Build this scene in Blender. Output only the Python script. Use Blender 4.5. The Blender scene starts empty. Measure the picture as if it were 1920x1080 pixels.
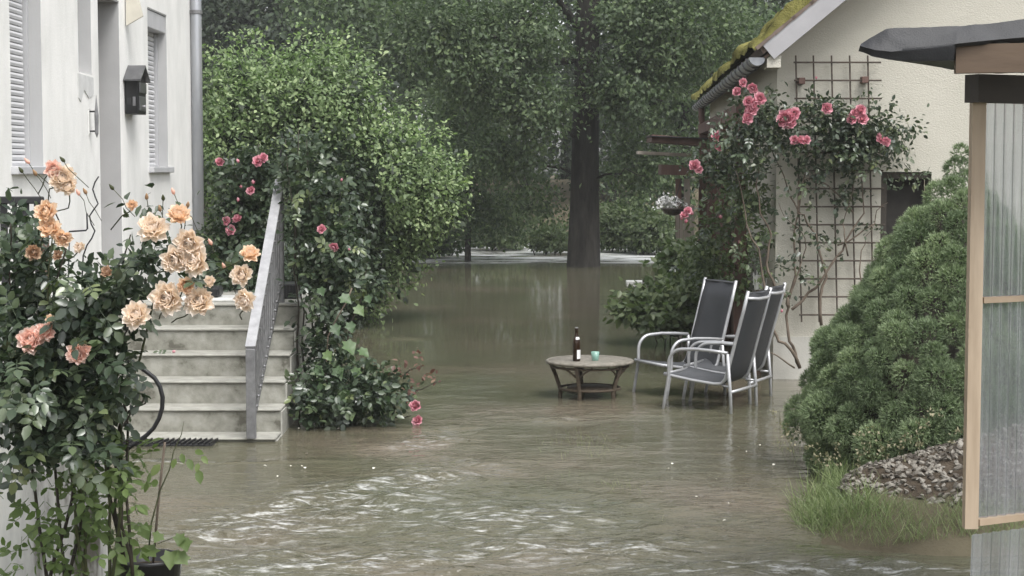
import bpy, math, random
import numpy as np
from mathutils import Vector, Matrix

random.seed(7)
RNG = np.random.default_rng(7)
scene = bpy.context.scene
col = scene.collection

# ------------------------------------------------------------------ camera, sky, sun, exposure
FOC = 3230.0                      # focal length in photo pixels (photo is 1920 wide)
CAMZ = 2.0                        # eye height above the flood water
TILT = math.atan((540 - 315) / FOC)
cam_data = bpy.data.cameras.new('camera')
cam_data.sensor_width = 36.0
cam_data.lens = FOC * 36.0 / 1920.0
cam_data.clip_start = 0.05
cam_data.clip_end = 600
cam = bpy.data.objects.new('camera', cam_data)
cam.location = (0, 0, CAMZ)
cam.rotation_euler = (math.pi / 2 - TILT, 0, 0)
col.objects.link(cam)
scene.camera = cam

SUN_EL, SUN_AZ = math.radians(58), math.radians(150)      # azimuth clockwise from +Y
world = bpy.data.worlds.new('World')
scene.world = world
world.use_nodes = True
wn = world.node_tree.nodes
wl = world.node_tree.links
wn.clear()
w_out = wn.new('ShaderNodeOutputWorld')
w_bg = wn.new('ShaderNodeBackground')
w_sky = wn.new('ShaderNodeTexSky')
w_sky.sky_type = 'NISHITA'
w_sky.sun_disc = False
w_sky.sun_elevation = SUN_EL
w_sky.sun_rotation = SUN_AZ
w_sky.air_density = 1.0
w_sky.dust_density = 3.0
w_hsv = wn.new('ShaderNodeHueSaturation')                  # overcast: the blue is washed out
w_hsv.inputs['Saturation'].default_value = 0.2
wl.new(w_sky.outputs[0], w_hsv.inputs['Color'])
wl.new(w_hsv.outputs[0], w_bg.inputs['Color'])
w_bg.inputs['Strength'].default_value = 0.15
wl.new(w_bg.outputs[0], w_out.inputs['Surface'])

sun_data = bpy.data.lights.new('sun', 'SUN')
sun_data.energy = 1.5
sun_data.angle = math.radians(28)
sun_data.color = (1.0, 0.985, 0.96)
sun = bpy.data.objects.new('sun', sun_data)
sdir = Vector((math.sin(SUN_AZ) * math.cos(SUN_EL), math.cos(SUN_AZ) * math.cos(SUN_EL), math.sin(SUN_EL)))
sun.rotation_euler = sdir.to_track_quat('Z', 'Y').to_euler()
sun.location = (10, -5, 20)
col.objects.link(sun)

scene.view_settings.view_transform = 'Standard'
scene.view_settings.look = 'None'
scene.view_settings.gamma = 1.0
scene.view_settings.use_curve_mapping = False
scene.view_settings.exposure = 1.05
scene.cycles.max_bounces = 8
scene.cycles.diffuse_bounces = 4
scene.cycles.transparent_max_bounces = 12
scene.cycles.volume_bounces = 1
scene.cycles.caustics_reflective = False
scene.cycles.caustics_refractive = False
scene.cycles.use_denoising = True

# ------------------------------------------------------------------ helpers
CT, ST = math.cos(TILT), math.sin(TILT)

def W(px, py, Y):
    """a photo pixel at distance Y in front of the camera, as a point of the place"""
    a = (px - 960) / FOC
    b = (540 - py) / FOC
    dy = CT + b * ST
    dz = -ST + b * CT
    return Vector((a / dy * Y, Y, CAMZ + dz / dy * Y))

OFF = {}                                                    # world offset of each thing's origin

def prop(o, label=None, cat=None, group=None, kind=None):
    if label: o['label'] = label
    if cat: o['category'] = cat
    if group: o['group'] = group
    if kind: o['kind'] = kind
    return o

def root(name, loc, label, cat, group=None, rz=0.0):
    o = bpy.data.objects.new(name, None)
    o.empty_display_size = 0.1
    o.location = loc
    o.rotation_euler = (0, 0, rz)
    col.objects.link(o)
    OFF[o.name] = Vector(loc)
    return prop(o, label, cat, group)

def off(parent):
    return OFF.get(parent.name, Vector((0, 0, 0))) if parent else Vector((0, 0, 0))

def link(name, me, parent=None, kind=None, label=None):
    o = bpy.data.objects.new(name, me)
    col.objects.link(o)
    if parent:
        o.parent = parent
        OFF[o.name] = off(parent)
    if kind: o['kind'] = kind
    if label: o['label'] = label
    return o

def put(name, me, parent, mat4, label=None):
    """an object at a world matrix under an unrotated thing"""
    o = link(name, me, parent, None, label)
    m = mat4.copy()
    m.translation = m.translation - off(parent)
    o.matrix_basis = m
    return o

class MB:
    def __init__(self):
        self.v = []; self.f = []
    def add(self, vs, fs):
        n = len(self.v)
        self.v.extend([tuple(p) for p in vs])
        self.f.extend([tuple(i + n for i in f) for f in fs])
        return self
    def box(self, x0, x1, y0, y1, z0, z1):
        vs = [(x0,y0,z0),(x1,y0,z0),(x1,y1,z0),(x0,y1,z0),(x0,y0,z1),(x1,y0,z1),(x1,y1,z1),(x0,y1,z1)]
        return self.add(vs, [(0,3,2,1),(4,5,6,7),(0,1,5,4),(1,2,6,5),(2,3,7,6),(3,0,4,7)])
    def bbox(self, x0, x1, y0, y1, z0, z1, b=0.01):
        """box with chamfered edges"""
        vs = []; idx = {}
        X = (x0, x1); Y = (y0, y1); Z = (z0, z1)
        for i in (0, 1):
            for j in (0, 1):
                for k in (0, 1):
                    sx = b if i == 0 else -b; sy = b if j == 0 else -b; sz = b if k == 0 else -b
                    idx[i,j,k,'x'] = len(vs); vs.append((X[i], Y[j]+sy, Z[k]+sz))
                    idx[i,j,k,'y'] = len(vs); vs.append((X[i]+sx, Y[j], Z[k]+sz))
                    idx[i,j,k,'z'] = len(vs); vs.append((X[i]+sx, Y[j]+sy, Z[k]))
        g = lambda i,j,k,a: idx[i,j,k,a]
        fs = []
        for i in (0, 1):
            q = [g(i,0,0,'x'), g(i,1,0,'x'), g(i,1,1,'x'), g(i,0,1,'x')]; fs.append(q if i else q[::-1])
            q = [g(0,i,0,'y'), g(1,i,0,'y'), g(1,i,1,'y'), g(0,i,1,'y')]; fs.append(q[::-1] if i else q)
            q = [g(0,0,i,'z'), g(1,0,i,'z'), g(1,1,i,'z'), g(0,1,i,'z')]; fs.append(q if i else q[::-1])
            for j in (0, 1):
                fs.append([g(i,j,0,'x'), g(i,j,1,'x'), g(i,j,1,'y'), g(i,j,0,'y')])
                fs.append([g(i,0,j,'x'), g(i,1,j,'x'), g(i,1,j,'z'), g(i,0,j,'z')])
                fs.append([g(0,i,j,'y'), g(1,i,j,'y'), g(1,i,j,'z'), g(0,i,j,'z')])
                for k in (0, 1):
                    fs.append([g(i,j,k,'x'), g(i,j,k,'y'), g(i,j,k,'z')])
        return self.add(vs, fs)
    def beam(self, a, b, w, h, up=(0, 0, 1)):
        """rectangular bar from a to b, w across, h along up"""
        a = Vector(a); b = Vector(b); d = (b - a).normalized(); u = Vector(up)
        s = d.cross(u).normalized(); u = s.cross(d).normalized()
        vs = []
        for p in (a, b):
            for (i, j) in ((-1,-1),(1,-1),(1,1),(-1,1)):
                vs.append(p + s * (i*w/2) + u * (j*h/2))
        return self.add(vs, [(0,1,2,3),(7,6,5,4),(0,4,5,1),(1,5,6,2),(2,6,7,3),(3,7,4,0)])
    def tube(self, pts, r, n=8, caps=True):
        pts = [Vector(p) for p in pts]
        rs = r if isinstance(r, (list, tuple)) else [r] * len(pts)
        vs = []; fs = []
        up = Vector((0.13, 0.27, 0.95)).normalized()
        for i, p in enumerate(pts):
            d = (pts[min(i+1, len(pts)-1)] - pts[max(i-1, 0)])
            if d.length < 1e-9: d = Vector((0, 0, 1))
            d.normalize()
            s = d.cross(up)
            if s.length < 0.05: s = d.cross(Vector((1, 0, 0)))
            s.normalize(); t = s.cross(d)
            up = t
            for k in range(n):
                a = 2 * math.pi * k / n
                vs.append(p + (s * math.cos(a) + t * math.sin(a)) * rs[i])
        for i in range(len(pts) - 1):
            for k in range(n):
                k2 = (k + 1) % n
                fs.append((i*n+k, i*n+k2, (i+1)*n+k2, (i+1)*n+k))
        if caps:
            fs.append(tuple(range(n))[::-1])
            fs.append(tuple((len(pts)-1)*n + k for k in range(n)))
        return self.add(vs, fs)
    def lathe(self, prof, c=(0, 0, 0), n=16, closed=False):
        vs = []; fs = []
        for (r, z) in prof:
            for k in range(n):
                a = 2 * math.pi * k / n
                vs.append((c[0] + r * math.cos(a), c[1] + r * math.sin(a), c[2] + z))
        m = len(prof)
        for i in range(m - 1):
            for k in range(n):
                k2 = (k + 1) % n
                fs.append((i*n+k, i*n+k2, (i+1)*n+k2, (i+1)*n+k))
        fs.append(tuple(range(n))[::-1]); fs.append(tuple((m-1)*n + k for k in range(n)))
        return self.add(vs, fs)
    def prism(self, poly, d):
        """closed planar polygon (3-D points) extruded by d"""
        d = Vector(d); n = len(poly)
        vs = [Vector(p) for p in poly] + [Vector(p) + d for p in poly]
        fs = [tuple(range(n))[::-1], tuple(range(n, 2*n))]
        for i in range(n):
            j = (i + 1) % n
            fs.append((i, j, n + j, n + i))
        return self.add(vs, fs)
    def mesh(self, name, mat, smooth=False, o=None):
        me = bpy.data.meshes.new(name)
        if o is not None:
            vs = [(x - o[0], y - o[1], z - o[2]) for (x, y, z) in self.v]
        else:
            vs = self.v
        me.from_pydata(vs, [], self.f)
        if mat: me.materials.append(mat)
        if smooth:
            me.polygons.foreach_set('use_smooth', [True] * len(me.polygons))
        me.update()
        return me
    def build(self, name, mat, parent=None, smooth=False, kind=None, label=None):
        """world-coordinate mesh under an unrotated thing"""
        return link(name, self.mesh(name, mat, smooth, off(parent)), parent, kind, label)

def np_mesh(name, V, F, mat, smooth=False, tint=None, attrs=None):
    """V (n,3), F (m,k) all faces of k corners"""
    me = bpy.data.meshes.new(name)
    V = np.asarray(V, dtype=np.float32); F = np.asarray(F, dtype=np.int32)
    me.vertices.add(len(V)); me.vertices.foreach_set('co', V.ravel())
    k = F.shape[1]
    me.loops.add(F.size); me.loops.foreach_set('vertex_index', F.ravel())
    me.polygons.add(len(F))
    me.polygons.foreach_set('loop_start', np.arange(0, F.size, k, dtype=np.int32))
    try:
        me.polygons.foreach_set('loop_total', np.full(len(F), k, dtype=np.int32))
    except Exception:
        pass
    if smooth:
        me.polygons.foreach_set('use_smooth', np.ones(len(F), dtype=bool))
    attrs = dict(attrs or {})
    if tint is not None: attrs['tint'] = tint
    for an, av in attrs.items():
        at = me.attributes.new(an, 'FLOAT', 'POINT')
        at.data.foreach_set('value', np.asarray(av, dtype=np.float32))
    if mat: me.materials.append(mat)
    me.update(calc_edges=True)
    me.validate()
    return me

def unit(a):
    return a / np.maximum(np.linalg.norm(a, axis=-1, keepdims=True), 1e-9)

# leaf outlines: x along the leaf, y across, z off the blade; triangles
LEAF2 = (np.array([(0,0,0),(.5,.3,.07),(1,0,-.05),(.5,-.3,.07)], float), np.array([(0,2,1),(0,3,2)]))
LEAF8 = (np.array([(0,0,0),(.28,.27,.05),(.66,.25,.03),(1,0,-.1),(.66,-.25,.03),(.28,-.27,.05),(.3,0,-.02),(.66,0,-.04)], float),
         np.array([(0,6,1),(1,6,7),(1,7,2),(2,7,3),(0,5,6),(5,7,6),(5,4,7),(4,3,7)]))
VINE = (np.array([(0,0,0),(-.12,.3,.0),(.18,.34,.05),(.3,.56,.0),(.55,.34,.06),(.74,.22,.02),(1,0,-.12),(.74,-.22,.02),(.55,-.34,.06),(.3,-.56,0),(.18,-.34,.05),(-.12,-.3,0),(.45,0,-.05)], float),
        np.array([(0,12,1),(1,12,2),(2,12,3),(3,12,4),(4,12,5),(5,12,6),(6,12,7),(7,12,8),(8,12,9),(9,12,10),(10,12,11),(11,12,0)]))
BLADE = (np.array([(0,.010,0),(0,-.010,0),(.4,.009,.07),(.4,-.009,.07),(.75,.006,-.02),(.75,-.006,-.02),(1,0,-.25)], float),
         np.array([(0,1,3),(0,3,2),(2,3,5),(2,5,4),(4,5,6)]))
NEEDLE = (np.array([(0,.09,.03),(0,-.09,-.03),(1,0,0),(.1,.02,.1),(.1,0,-.1),(.9,.45,.1),(.05,.1,.02),(.0,-.1,.0),(.8,-.35,.35)], float),
          np.array([(0,1,2),(3,4,5),(6,7,8)]))

def scatter(P, D, N, S, tmpl):
    T, F = tmpl
    D = unit(D); B = unit(np.cross(N, D)); N = np.cross(D, B)
    n, k = len(P), len(T)
    V = (P[:, None, :] + S[:, None, None] * (T[None, :, 0, None] * D[:, None, :] + T[None, :, 1, None] * B[:, None, :] + T[None, :, 2, None] * N[:, None, :])).reshape(-1, 3)
    FF = (F[None] + (np.arange(n) * k)[:, None, None]).reshape(-1, 3)
    return V, FF

def leaf_mesh(name, P, D, N, S, tmpl, mat, tint, o=(0, 0, 0), smooth=False):
    V, F = scatter(P, D, N, S, tmpl)
    return np_mesh(name, V - np.array(o)[None], F, mat, smooth, np.repeat(tint, len(tmpl[0])))

def rdirs(n, rng):
    return unit(rng.normal(size=(n, 3)))

def clumps(blobs, n_clump, per, spread, rng, shell=0.45, flat=0.7, up=0.6):
    """clumped leaf positions through ellipsoids (cx,cy,cz,rx,ry,rz[,weight]); returns P, D, N, tint"""
    B = np.array([b[:6] for b in blobs], float)
    w = np.array([(b[6] if len(b) > 6 else 1.0) * (b[3]*b[5] + b[3]*b[4] + b[4]*b[5]) for b in blobs]); w /= w.sum()
    bi = rng.choice(len(B), size=n_clump, p=w)
    u = rdirs(n_clump, rng)
    r = 1 - shell * rng.random(n_clump) ** 1.3
    r = r * (1 + 0.10 * rng.normal(size=n_clump))
    C = B[bi, :3] + u * B[bi, 3:6] * r[:, None]
    out = unit(u / B[bi, 3:6])
    ct = rng.random(n_clump)
    ci = np.repeat(np.arange(n_clump), per)
    n = len(ci)
    sp = spread * (0.6 + 0.8 * rng.random(n_clump))[ci]
    o = rng.normal(size=(n, 3)) * sp[:, None]
    o[:, 2] *= flat
    P = C[ci] + o
    D = unit(out[ci] * 0.55 + rng.normal(size=(n, 3)) * 0.7 + np.array([0, 0, -0.25]))
    N = unit(np.array([0, 0, up]) + out[ci] * 0.5 + rng.normal(size=(n, 3)) * 0.45)
    tint = np.clip(0.55 * ct[ci] + 0.45 * rng.random(n), 0, 1)
    return P, D, N, tint

def smooth01(a, e0, e1):
    t = np.clip((a - e0) / (e1 - e0), 0, 1)
    return t * t * (3 - 2 * t)

def vnoise(x, y, seed=0, k=24, lo=0.5, hi=3.0):
    """cheap band-limited noise: a sum of random plane waves"""
    g = np.random.default_rng(seed)
    s = 0
    for i in range(k):
        a = g.random() * 2 * math.pi; f = lo * (hi / lo) ** g.random(); p = g.random() * 6.28
        s = s + np.sin(f * (x * math.cos(a) + y * math.sin(a)) + p)
    return s / math.sqrt(k)

# ------------------------------------------------------------------ materials
def new_mat(name):
    m = bpy.data.materials.new(name); m.use_nodes = True
    nt = m.node_tree; nt.nodes.clear()
    out = nt.nodes.new('ShaderNodeOutputMaterial')
    p = nt.nodes.new('ShaderNodeBsdfPrincipled')
    nt.links.new(p.outputs[0], out.inputs['Surface'])
    return m, nt, p, out

def ramp(nt, stops):
    r = nt.nodes.new('ShaderNodeValToRGB')
    e = r.color_ramp.elements
    while len(e) < len(stops): e.new(0.5)
    for i, (pos, c) in enumerate(stops):
        e[i].position = pos; e[i].color = (c[0], c[1], c[2], 1)
    return r

def noise(nt, scale, detail=4, rough=0.55, vec=None, coord='Object', stretch=None):
    n = nt.nodes.new('ShaderNodeTexNoise')
    n.inputs['Scale'].default_value = scale; n.inputs['Detail'].default_value = detail; n.inputs['Roughness'].default_value = rough
    if vec is None:
        tc = nt.nodes.new('ShaderNodeTexCoord'); vec = tc.outputs[coord]
    if stretch:
        mp = nt.nodes.new('ShaderNodeMapping'); mp.inputs['Scale'].default_value = stretch
        nt.links.new(vec, mp.inputs['Vector']); vec = mp.outputs[0]
    nt.links.new(vec, n.inputs['Vector'])
    return n

def bump(nt, p, height, strength, dist):
    b = nt.nodes.new('ShaderNodeBump')
    b.inputs['Strength'].default_value = strength; b.inputs['Distance'].default_value = dist
    nt.links.new(height, b.inputs['Height']); nt.links.new(b.outputs[0], p.inputs['Normal'])
    return b

def surf(name, c0, c1, scale=6, rough=0.7, bscale=40, bstr=0.3, bdist=0.01, metal=0.0, stretch=None, spec=0.4, c2=None, detail=5):
    """mottled opaque surface: two or three colours, fine relief"""
    m, nt, p, out = new_mat(name)
    n = noise(nt, scale, detail, 0.6, stretch=stretch)
    st = [(0.32, c0), (0.68, c1)]
    if c2: st = [(0.36, c2), (0.44, c0), (0.64, c1)]
    r = ramp(nt, st)
    nt.links.new(n.outputs[0], r.inputs[0]); nt.links.new(r.outputs[0], p.inputs['Base Color'])
    p.inputs['Roughness'].default_value = rough; p.inputs['Metallic'].default_value = metal
    p.inputs['Specular IOR Level'].default_value = spec
    if bstr > 0:
        b = noise(nt, bscale, 6, 0.6, stretch=stretch)
        bump(nt, p, b.outputs[0], bstr, bdist)
    return m

def leafmat(name, stops, trans=0.25, rough=0.45, spec=0.35, tcol=None):
    m, nt, p, out = new_mat(name)
    at = nt.nodes.new('ShaderNodeAttribute'); at.attribute_name = 'tint'
    oi = nt.nodes.new('ShaderNodeObjectInfo')
    ad = nt.nodes.new('ShaderNodeMath'); ad.operation = 'ADD'
    nt.links.new(at.outputs['Fac'], ad.inputs[0])
    mu = nt.nodes.new('ShaderNodeMath'); mu.operation = 'MULTIPLY'; mu.inputs[1].default_value = 0.0
    nt.links.new(oi.outputs['Random'], mu.inputs[0]); nt.links.new(mu.outputs[0], ad.inputs[1])
    r = ramp(nt, stops)
    nt.links.new(ad.outputs[0], r.inputs[0])
    nt.links.new(r.outputs[0], p.inputs['Base Color'])
    p.inputs['Roughness'].default_value = rough; p.inputs['Specular IOR Level'].default_value = spec
    t = nt.nodes.new('ShaderNodeBsdfTranslucent')
    mx = nt.nodes.new('ShaderNodeMixShader'); mx.inputs[0].default_value = trans
    g = nt.nodes.new('ShaderNodeMix'); g.data_type = 'RGBA'; g.blend_type = 'MULTIPLY'; g.inputs[0].default_value = 1.0
    nt.links.new(r.outputs[0], g.inputs[6]); g.inputs[7].default_value = (*(tcol or (1.15, 1.45, 0.8)), 1)
    nt.links.new(g.outputs[2], t.inputs['Color'])
    nt.links.new(p.outputs[0], mx.inputs[1]); nt.links.new(t.outputs[0], mx.inputs[2])
    nt.links.new(mx.outputs[0], out.inputs['Surface'])
    return m, mu

M = {}
M['stucco_white'] = surf('stucco_white', (.72,.715,.69), (.81,.80,.775), 2.6, .85, 90, .6, .008, spec=.2, c2=(.68,.675,.65), stretch=(1,1,.5), detail=9)
M['stucco_cream'] = surf('stucco_cream', (.43,.412,.355), (.49,.47,.408), .9, .88, 60, .7, .012, spec=.2, stretch=(1,1,1.8))
M['plinth'] = surf('plinth', (.36,.35,.32), (.46,.45,.41), 3, .85, 60, .5, .006, spec=.2)
M['reveal'] = surf('reveal', (.36,.36,.36), (.43,.43,.43), 1.5, .8, 80, .3, .004, spec=.2)
M['shutter'] = surf('shutter', (.52,.52,.53), (.58,.58,.59), 3, .5, 30, .05, .001)
M['grey_trim'] = surf('grey_trim', (.40,.40,.41), (.47,.47,.48), 4, .55, 60, .15, .003)
M['zinc'] = surf('zinc', (.30,.31,.33), (.40,.41,.43), 5, .4, 50, .08, .002, metal=.55, stretch=(1,1,.25))
M['concrete'] = surf('concrete', (.20,.197,.168), (.31,.306,.272), 6, .85, 70, .5, .006, spec=.25, c2=(.105,.10,.082), detail=10)
M['concrete_edge'] = surf('concrete_edge', (.24,.236,.21), (.36,.355,.32), 9, .75, 70, .35, .004, spec=.3)
M['old_wall'] = surf('old_wall', (.34,.34,.32), (.50,.50,.47), 5, .9, 40, .6, .01, spec=.2, c2=(.09,.085,.07), stretch=(1,1,.2), detail=8)
M['iron'] = surf('iron', (.018,.018,.019), (.04,.04,.042), 9, .5, 60, .2, .002, metal=.3)
M['dark_box'] = surf('dark_box', (.006,.006,.0065), (.010,.010,.011), 9, .45, 60, .1, .001)
M['mail_grey'] = surf('mail_grey', (.10,.10,.105), (.16,.16,.165), 9, .35, 60, .1, .001, metal=.5)
M['galv'] = surf('galv', (.33,.33,.34), (.46,.46,.47), 14, .42, 60, .1, .001, metal=.5)
M['galv_dark'] = surf('galv_dark', (.15,.15,.155), (.25,.25,.255), 14, .5, 60, .1, .001, metal=.5)
M['alu'] = surf('alu', (.34,.345,.355), (.44,.445,.455), 14, .38, 60, .05, .001, metal=.45)
M['sling'] = surf('sling', (.022,.024,.028), (.034,.036,.041), 3, .6, 500, .6, .002)
M['sling_light'] = surf('sling_light', (.05,.053,.058), (.075,.078,.083), 3, .6, 500, .6, .002)
M['rattan'] = surf('rattan', (.045,.033,.022), (.13,.10,.07), 30, .65, 90, .9, .006, stretch=(1,1,6))
M['rattan_top'] = surf('rattan_top', (.11,.10,.08), (.24,.22,.185), 25, .6, 120, .8, .004)
M['wood_old'] = surf('wood_old', (.085,.055,.042), (.16,.11,.085), 8, .75, 40, .6, .004, stretch=(1,1,.15))
M['wood_red'] = surf('wood_red', (.075,.04,.033), (.13,.075,.06), 8, .7, 40, .6, .004, stretch=(1,1,.12))
M['wood_pale'] = surf('wood_pale', (.22,.19,.16), (.34,.30,.26), 8, .75, 40, .6, .004, stretch=(1,1,.12))
M['wood_new'] = surf('wood_new', (.28,.215,.15), (.43,.345,.255), 16, .6, 30, .3, .003, stretch=(1,1,.1))
M['wood_rail'] = surf('wood_rail', (.27,.205,.14), (.36,.28,.20), 9, .6, 30, .3, .003, stretch=(.15,1,1))
M['wood_beam'] = surf('wood_beam', (.075,.05,.032), (.13,.09,.06), 6, .65, 30, .4, .004, stretch=(.2,1,1))
M['wood_dark'] = surf('wood_dark', (.03,.024,.019), (.05,.04,.031), 6, .6, 30, .4, .004, stretch=(.2,1,1))
M['felt'] = surf('felt', (.008,.0085,.010), (.020,.021,.024), 5, .5, 160, .5, .004, spec=.35)
M['moss'] = surf('moss', (.12,.115,.035), (.23,.215,.075), 5, .95, 60, 1.0, .03, spec=.05, c2=(.05,.045,.012))
M['tile'] = surf('tile', (.10,.075,.06), (.17,.13,.11), 8, .8, 40, .4, .004)
M['verge'] = surf('verge', (.27,.265,.275), (.34,.335,.345), 2, .6, 60, .15, .003)
M['bark'] = surf('bark', (.014,.013,.012), (.045,.041,.036), 7, .9, 14, 1.0, .05, spec=.15, stretch=(1,1,.22))
M['stem'] = surf('stem', (.035,.045,.018), (.07,.075,.03), 12, .6, 60, .3, .002)
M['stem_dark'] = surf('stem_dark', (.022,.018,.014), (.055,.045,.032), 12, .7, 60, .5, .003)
M['stem_brown'] = surf('stem_brown', (.08,.06,.045), (.15,.12,.09), 12, .8, 60, .5, .004)
M['rust_bar'] = surf('rust_bar', (.045,.036,.028), (.09,.07,.055), 20, .75, 60, .3, .002)
M['stone'] = surf('stone', (.22,.205,.18), (.48,.46,.42), 7, .8, 40, .4, .004, c2=(.10,.09,.075))
M['soil'] = surf('soil', (.045,.035,.025), (.10,.08,.06), 8, .95, 30, 1.0, .03, spec=.1)
M['ground'] = surf('ground', (.07,.06,.04), (.12,.105,.07), 1.5, .95, 12, .8, .03, spec=.1)
M['plastic_black'] = surf('plastic_black', (.012,.012,.013), (.02,.02,.022), 8, .35, 30, .05, .001)
M['blue'] = surf('blue', (.06,.09,.17), (.085,.12,.21), 5, .5, 30, .1, .002)
M['white_pot'] = surf('white_pot', (.55,.55,.53), (.7,.7,.68), 8, .4, 40, .1, .002)
M['paper'] = surf('paper', (.60,.60,.60), (.70,.70,.70), 20, .6, 40, .05, .001)
M['beige'] = surf('beige', (.50,.47,.40), (.58,.55,.47), 6, .6, 40, .1, .002)
M['patch'] = surf('patch', (.50,.50,.49), (.60,.60,.59), 12, .85, 60, .6, .004)
M['hole'] = surf('hole', (.012,.010,.009), (.03,.026,.022), 6, .7, 30, .2, .003)

def mixcol(a, b, t): return tuple(a[i] * (1 - t) + b[i] * t for i in range(3))
LM = {}
def lm(key, stops, **k):
    m, mu = leafmat(key, stops, **k); M[key] = m; LM[key] = mu
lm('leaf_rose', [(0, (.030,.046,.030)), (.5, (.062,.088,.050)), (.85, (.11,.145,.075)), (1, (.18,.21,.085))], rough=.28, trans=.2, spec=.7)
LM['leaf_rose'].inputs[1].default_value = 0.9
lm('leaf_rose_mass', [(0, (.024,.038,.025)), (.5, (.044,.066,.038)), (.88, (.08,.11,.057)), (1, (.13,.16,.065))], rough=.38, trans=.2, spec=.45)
lm('leaf_climb', [(0, (.028,.040,.028)), (.45, (.052,.072,.044)), (.8, (.092,.115,.066)), (1, (.16,.175,.075))], rough=.32, trans=.22, spec=.6)
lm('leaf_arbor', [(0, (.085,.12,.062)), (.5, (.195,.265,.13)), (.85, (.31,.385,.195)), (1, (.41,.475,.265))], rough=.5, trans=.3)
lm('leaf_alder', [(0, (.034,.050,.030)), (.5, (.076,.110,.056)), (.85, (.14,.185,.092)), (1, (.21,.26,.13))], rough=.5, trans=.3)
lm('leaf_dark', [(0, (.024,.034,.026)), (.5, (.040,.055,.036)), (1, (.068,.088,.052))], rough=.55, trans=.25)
lm('leaf_shrub', [(0, (.06,.085,.045)), (.5, (.105,.14,.07)), (1, (.19,.225,.115))], rough=.4, trans=.3)
lm('leaf_vine', [(0, (.055,.095,.045)), (.6, (.085,.14,.06)), (1, (.13,.19,.07))], rough=.42, trans=.3)
LM['leaf_vine'].inputs[1].default_value = 0.9
lm('leaf_light', [(0, (.08,.12,.04)), (.6, (.13,.18,.06)), (1, (.20,.23,.09))], rough=.5, trans=.35)
LM['leaf_light'].inputs[1].default_value = 0.5
lm('leaf_spruce', [(0, (.09,.125,.068)), (.5, (.175,.23,.125)), (.85, (.27,.33,.185)), (1, (.37,.42,.25))], rough=.6, trans=.15)
lm('grass', [(0, (.10,.135,.06)), (.5, (.18,.225,.10)), (.85, (.24,.295,.14)), (1, (.34,.36,.20))], rough=.5, trans=.3)
lm('seed', [(0, (.16,.15,.09)), (1, (.30,.27,.18))], rough=.7, trans=.2)
lm('petal_peach', [(0, (.90,.73,.52)), (.3, (.92,.81,.66)), (.7, (.93,.84,.74)), (1, (.94,.87,.81))], rough=.6, trans=.38, spec=.2, tcol=(1.0,.92,.8))
lm('petal_orange', [(0, (.88,.62,.38)), (.5, (.91,.73,.54)), (1, (.93,.81,.68))], rough=.6, trans=.38, spec=.2, tcol=(1.0,.85,.7))
lm('petal_blush', [(0, (.86,.60,.50)), (.5, (.90,.70,.62)), (1, (.92,.80,.74))], rough=.6, trans=.38, spec=.2, tcol=(1.1,.85,.75))
lm('petal_faded', [(0, (.40,.26,.15)), (.5, (.52,.36,.24)), (1, (.58,.44,.33))], rough=.7, trans=.25, spec=.15, tcol=(1.1,.85,.7))
lm('petal_pink', [(0, (.36,.10,.14)), (.5, (.58,.22,.28)), (1, (.78,.45,.50))], rough=.6, trans=.2, spec=.2, tcol=(1.0,.7,.75))

# ------------------------------------------------------------------ ground and flood water
def ground_h(x, y):
    h = -0.13 - 0.9 * smooth01(y, 30, 40) + 2.6 * smooth01(y, 47, 60) + 0.02 * vnoise(x, y, 3, 16, .6, 4)
    bank = smooth01(x - .24 * np.clip(y - 9.6, 0, 3), 1.32, 2.2) * smooth01(y, 8.35, 9.3) * (1 - smooth01(y, 11.9, 13.0))
    h = h + 0.30 * bank
    far = 1.2 * smooth01(np.abs(x), 16, 40)
    return h + far

xs = np.concatenate([np.linspace(-72, -7, 16), np.linspace(-6, 7, 105), np.linspace(8, 72, 16)])
ys = np.concatenate([np.linspace(-14, 5, 8), np.linspace(6, 16, 90), np.linspace(17, 40, 30), np.linspace(42, 100, 20)])
GX, GY = np.meshgrid(xs, ys)
def grid_faces(nx, ny):
    i = np.arange(ny - 1)[:, None] * nx + np.arange(nx - 1)[None]
    return np.stack([i, i + 1, i + nx + 1, i + nx], -1).reshape(-1, 4)
V = np.stack([GX, GY, ground_h(GX, GY)], -1).reshape(-1, 3)
prop(link('ground', np_mesh('ground', V, grid_faces(len(xs), len(ys)), M['ground'], True)), 'muddy lawn and garden ground under the flood', 'ground', kind='structure')

# choppiness of the water, kept as an attribute: currents run in streaks between smooth reaches
xs = np.concatenate([np.linspace(-72, -6.5, 26), np.arange(-5.6, 6.6, .042), np.linspace(7.2, 72, 26)])
yl = [6.4]
while yl[-1] < 46: yl.append(yl[-1] + .0145 * (yl[-1] / 8) ** 1.6)
ys = np.concatenate([np.linspace(-14, 6.2, 12), np.array(yl), np.linspace(47, 60, 10)])
GX, GY = np.meshgrid(xs, ys)
def streak(px, py, rx, rz, gain, tilt=0.0):
    """a race of choppy water centred where the flow shows it"""
    D = 2.0 * FOC / (py - 315); cx = (px - 960) / FOC * D
    ry = rz * D * D / (2.0 * FOC); wx = rx * D / FOC
    dx = GX - cx; dy = GY - D - tilt * dx
    return gain * np.exp(-(dx / wx) ** 2 - (dy / ry) ** 2)
chop = 0.02 + 0.07 * smooth01(18 - GY, 0, 5) + .40 * smooth01(12.0 - GY, 0, 3.5)
chop = chop * (1 - .75 * smooth01(vnoise(GX * .8, GY * .6, 6, 26, .6, 2.6), .0, 1.2)) + 0.22 * smooth01(vnoise(GX * .9, GY * .7, 5, 26, .8, 3.4), .2, 1.4) * smooth01(20 - GY, 0, 6)
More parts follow.
